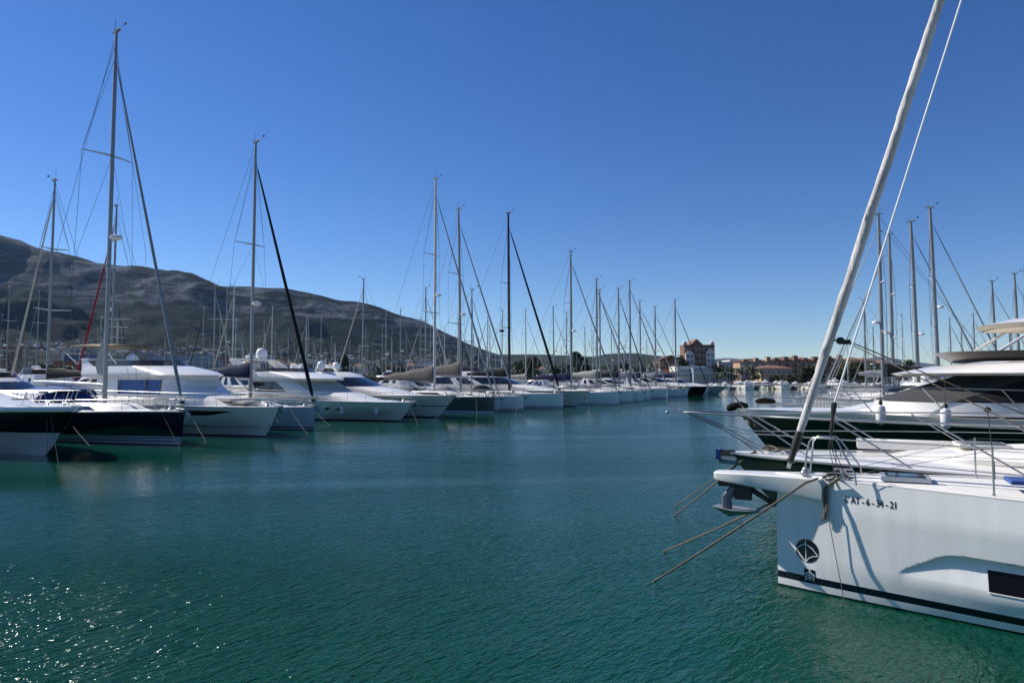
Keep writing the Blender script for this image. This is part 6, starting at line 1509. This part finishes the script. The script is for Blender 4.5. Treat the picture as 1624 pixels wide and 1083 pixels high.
# ------------------------------------------------------------ back rows of the left marina
def pontoon(x0, y0, x1, y1, wd, label):
    a = math.atan2(y1 - y0, x1 - x0); L = math.hypot(x1 - x0, y1 - y0)
    mb = MB(); mb.box(((x0 + x1) / 2, (y0 + y1) / 2, .22), (L, wd, .62), 'concrete', rz=a); o = mb.build('pontoon', smooth=0); tag(o, label, 'pontoon', kind='structure')
UL = Vector((.4924, .8704, 0)); NL = Vector((-.8704, .4924, 0)); BL = Vector((-19.5, 28.4, 0))
for k, D in enumerate((17.5, 58, 98)):
    a = BL + NL * D + UL * -10; b = BL + NL * D + UL * (150 if k == 0 else 120); b = b if b.y < 212 else a + UL * ((212 - a.y) / .8704)
    pontoon(a.x, a.y, b.x, b.y, 2.4, 'concrete pontoon behind the %s row of moored boats on the left' % ('first', 'third', 'fifth')[k])
protos = []
for i, (cover, stay, hull_, mm, sp) in enumerate([('sail_navy', 'sail_grey', 'gel', 'alu', 'canvas_blue'), ('sail_cream', 'sail_cream', 'gel', 'aluwhite', 'canvas_grey'), ('sail_grey', 'sail_navy', 'gelgrey', 'alu', 'canvas_grey'), ('sail_black', 'sail_cream', 'navy', 'alu', 'canvas_blue')]):
    L = 12.5; b = Boat('sailboat', 'x', 'sailboat', (0, 0), 0); h = Hull(L, 3.9, 1.4, 1.25, HB_SAIL, sail_levels(hull_, 'boot' if i % 2 else 'gelgrey'), .3)
    h.make(b.o, 16); h.deck(b.o, n=12); coachroof(b.o, h, -L * .22, -L * .62, .42)
    rig(b.o, h, -5.0, 16.0, base_z=1.6, sprd=((.40, 1.15), (.68, .9)), mm=mm, mr=.12, boom=4.4, boom_cover=cover, boom_z=1.3, stay=stay, stay_r=.08, wire=.013, radar=(.45 if i in (0, 2) else None), cover_r=.17, rake=.006, sw=1.3)
    if sp: sprayhood(b.o, -L * .60, 1.25, h.deck_z(-L * .6) + .2, .8, 1.3, sp)
    protos.append(b.o)
used = [0] * 4
BG = [(15, 455, 'L'), (62, 462, 'L'), (86, 287, 'L'), (184, 327, 'L', 'red'), (187, 476, 'R'), (161, 502, 'R'), (40, 540, 'L'), (48, 535, 'R'), (142, 528, 'L'), (297, 528, 'R'), (323, 489, 'L', 'black'), (342, 452, 'R'), (361, 457, 'R'), (350, 500, 'R'),
      (371, 455, 'L'), (375, 505, 'R'), (387, 528, 'R'), (432, 487, 'L'), (419, 510, 'L'), (437, 520, 'R'), (458, 523, 'R'), (467, 545, 'R'), (486, 503, 'L'), (490, 500, 'R'), (497, 535, 'R'), (503, 546, 'R'), (510, 506, 'R', 'black'),
      (526, 534, 'R'), (532, 546, 'L'), (555, 541, 'R'), (576, 443, 'L'), (580, 519, 'L'), (584, 530, 'R'), (597, 556, 'R'), (607, 516, 'R'), (613, 493, 'R'), (622, 528, 'R'), (636, 491, 'R'), (645, 530, 'R'), (657, 546, 'R'), (667, 506, 'L'), (676, 457, 'R'), (683, 518, 'R'),
      (705, 521, 'L'), (727, 500, 'R'), (751, 531, 'R'), (759, 536, 'L'), (773, 497, 'L', 'black'), (777, 516, 'R'), (796, 492, 'L'), (834, 492, 'R'), (878, 487, 'R'), (898, 496, 'L'), (928, 520, 'R'), (940, 526, 'L'), (970, 526, 'R'), (1026, 540, 'R'), (866, 545, 'R'), (890, 552, 'L'), (915, 560, 'R'), (990, 548, 'R'), (1006, 556, 'L'), (845, 556, 'L'),
      (4, 500, 'R'), (28, 520, 'R'), (102, 545, 'R'), (120, 552, 'L'), (222, 540, 'R'), (245, 548, 'L'), (262, 535, 'R'), (278, 546, 'R'), (308, 540, 'L'), (333, 535, 'R'), (410, 540, 'R'), (446, 548, 'L'), (475, 556, 'R'), (541, 552, 'R'), (562, 558, 'L'), (570, 548, 'R'), (591, 545, 'L'), (629, 556, 'L'), (650, 560, 'R'), (692, 552, 'R'), (714, 556, 'L'), (736, 560, 'R'), (766, 555, 'R'), (786, 560, 'L')]
GB = 'sailboats in the back rows of the marina'
taken = []; rnd = random.Random(21); bgl = []
M['sail_maroon'] = M['sail_red']
for e in BG:
    px, yt, hd = e[0], e[1], e[2]; d = ray(px, yt); k = d.x / d.y; cand = []
    y = 50.0
    while y < 214:
        H = height_at(k * y, y, yt)
        if 12.0 <= H <= 20.5: cand.append((y, H))
        y += .7
    if not cand:
        y = 209.0; cand = [(y, height_at(k * y, y, yt))]
    rnd.shuffle(cand); cand.sort(key=lambda c: abs(c[1] - 16) > 2.5)
    best = None
    for relax in (1.0, .85, .7, .5):
        for y, H in cand:
            p = Vector((k * y, y, 0)); D = (p - BL).dot(NL); U = (p - BL).dot(UL)
            if D < 23 and px < 850: continue
            if D < 6: continue
            s = H / 16
            if all(abs(U - u) > 4.0 * relax * (s + s2) / 2 or abs(D - d2) > 12.5 * relax * (s + s2) / 2 for u, d2, s2 in taken): best = (y, H, U, D, s); break
        if best: break
    if not best: continue
    y, H, U, D, s = best; taken.append((U, D, s)); x = k * y
    i = rnd.randrange(4); ang = AL if hd == 'R' else AR; f = Vector((math.cos(ang), math.sin(ang), 0))
    o = protos[i] if not used[i] else copy_tree(protos[i]); used[i] = 1
    o.name = 'sailboat'; o.location = Vector((x, y, 0)) + f * 5.0 * s; o.rotation_euler = (0, 0, ang); o.scale = (s, s, s); o['group'] = GB
    if len(e) > 3:
        for c in o.children:
            if c.name.startswith('furled_sail'):
                me = c.data.copy(); c.data = me; me.materials.clear(); me.materials.append(M['sail_red' if e[3] == 'red' else 'sail_black'])
    bgl.append((px, yt, o, e))
anchors = [(-99, 'the left edge'), (176, 'the navy sailboat mast'), (404, 'the grey mast with black furled sail'), (690, 'the tall white mast'), (807, 'the black mast'), (904, 'the square-window boat mast'), (2000, '')]
ords = 'first second third fourth fifth sixth seventh eighth ninth tenth eleventh twelfth thirteenth fourteenth fifteenth sixteenth seventeenth eighteenth nineteenth twentieth twenty-first twenty-second twenty-third twenty-fourth twenty-fifth twenty-sixth twenty-seventh twenty-eighth twenty-ninth thirtieth thirty-first thirty-second thirty-third thirty-fourth thirty-fifth thirty-sixth'.split()
bgl.sort(key=lambda q: q[0]); cnt = {}
for px, yt, o, e in bgl:
    ai = max(i for i, a in enumerate(anchors) if a[0] < px); cnt[ai] = cnt.get(ai, 0) + 1
    extra = {'red': 'with red furled sail,', 'black': 'dark-sailed,'}.get(e[3] if len(e) > 3 else '', 'behind,')
    o['label'] = 'back row sailboat %s %s mast right of %s' % (extra, ords[cnt[ai] - 1], anchors[ai][1])
for q in (0, 1, 2, 3):
    if not used[q]: protos[q].location = (-60 - 8 * q, 90, 0)
# motor yachts among the back rows
mpro = None; GM = 'motor yachts in the back rows of the marina'
lm = [(12, 52, 'low against the far left edge'), (40, 60, 'behind rails of the black left-edge yacht'), (98, 66, 'under the white boom'), (150, 62, 'just left of the navy sailboat mast'), (330, 75, 'behind the roof of blue-window yacht'), (375, 82, 'left of the black furled sail, behind roof'), (425, 70, 'right of the grey mast'), (500, 96, 'behind the black furled sail'),
      (548, 98, 'behind the twin domes'), (600, 100, 'right of the twin domes'), (655, 108, 'behind the first taupe cover'), (715, 116, 'behind the second taupe cover'), (760, 122, 'left of the black mast'), (850, 140, 'right of the black mast'), (885, 150, 'left of the square-window boat mast')]
for i, (px, y, lab) in enumerate(lm):
    d = ray(px, 600); x = d.x / d.y * y
    if mpro is None:
        b = sport('x', None, 14, 4.3, 1.6, 'gel', pos=(0, 0), fly=True, ang=AR); mpro = b.o; o = mpro
    else: o = copy_tree(mpro)
    hd = AR if i % 2 else AL; f = Vector((math.cos(hd), math.sin(hd), 0)); s = 1 + .12 * math.sin(i * 2.3)
    o.location = Vector((x, y, 0)) + f * 8; o.rotation_euler = (0, 0, hd); o.scale = (s, s, s); o['group'] = GM; o['label'] = 'white back row motor yacht ' + lab
# small craft along the far quay
sp_ = None; rnd = random.Random(8); GQ = 'small boats moored along the far quay'
for i in range(30):
    px = 1128 + i * 9.8 + rnd.uniform(-2, 2); y = 203 + rnd.uniform(-1.5, 8); d = ray(px, 600); x = d.x / d.y * y
    if sp_ is None: sp_ = sport('x', None, 7.5, 2.5, .85, 'gel', pos=(0, 0), rake=.8, ang=0); o = sp_.o
    else: o = copy_tree(sp_.o)
    s = rnd.uniform(.75, 1.35); o.location = (x, y, 0); o.rotation_euler = (0, 0, R(-90) + rnd.uniform(-.3, .3) + (math.pi if i % 5 == 0 else 0)); o.scale = (s, s, s * rnd.uniform(.9, 1.15)); o['group'] = GQ
    o['label'] = 'small white boat on the far quay, %s from the left' % ords[i]; o['category'] = 'boat'; o.name = 'motorboat'
# yachts between hulls of the right row far end
sr = None
for i in range(9):
    p = Vector((27, 60, 0)) + UR * (7.0 * i + 4); 
    if i == 0: sr = sport('x', None, 12.5, 4.0, 1.4, 'gel', pos=p, ang=AR, rake=1.4, group=GR).o; o = sr
    else: o = copy_tree(sr); o.location = p
    o['label'] = 'distant white motor yacht %s past the two left-leaning right hand stays' % ords[i]
# ------------------------------------------------------------ more masts at the right, seen between the larger rigs
for i, (px, yt, hd) in enumerate(((1386, 520, 'L'), (1432, 500, 'L'), (1510, 505, 'R'), (1528, 520, 'R'), (1548, 498, 'R'), (1345, 545, 'L'))):
    d = ray(px, 600); y = 95 + 8 * i; x = d.x / d.y * y; H = height_at(x, y, yt); s = H / 16; o = copy_tree(protos[i % 4]); ang = AL if hd == 'R' else AR; f = Vector((math.cos(ang), math.sin(ang), 0))
    o.name = 'sailboat'; o.location = Vector((x, y, 0)) + f * 5 * s; o.rotation_euler = (0, 0, ang); o.scale = (s, s, s); o['group'] = 'distant sailboats of the right marina'
    o['label'] = 'distant short-masted sailboat on the right side, %s counted from nearest' % ords[i]
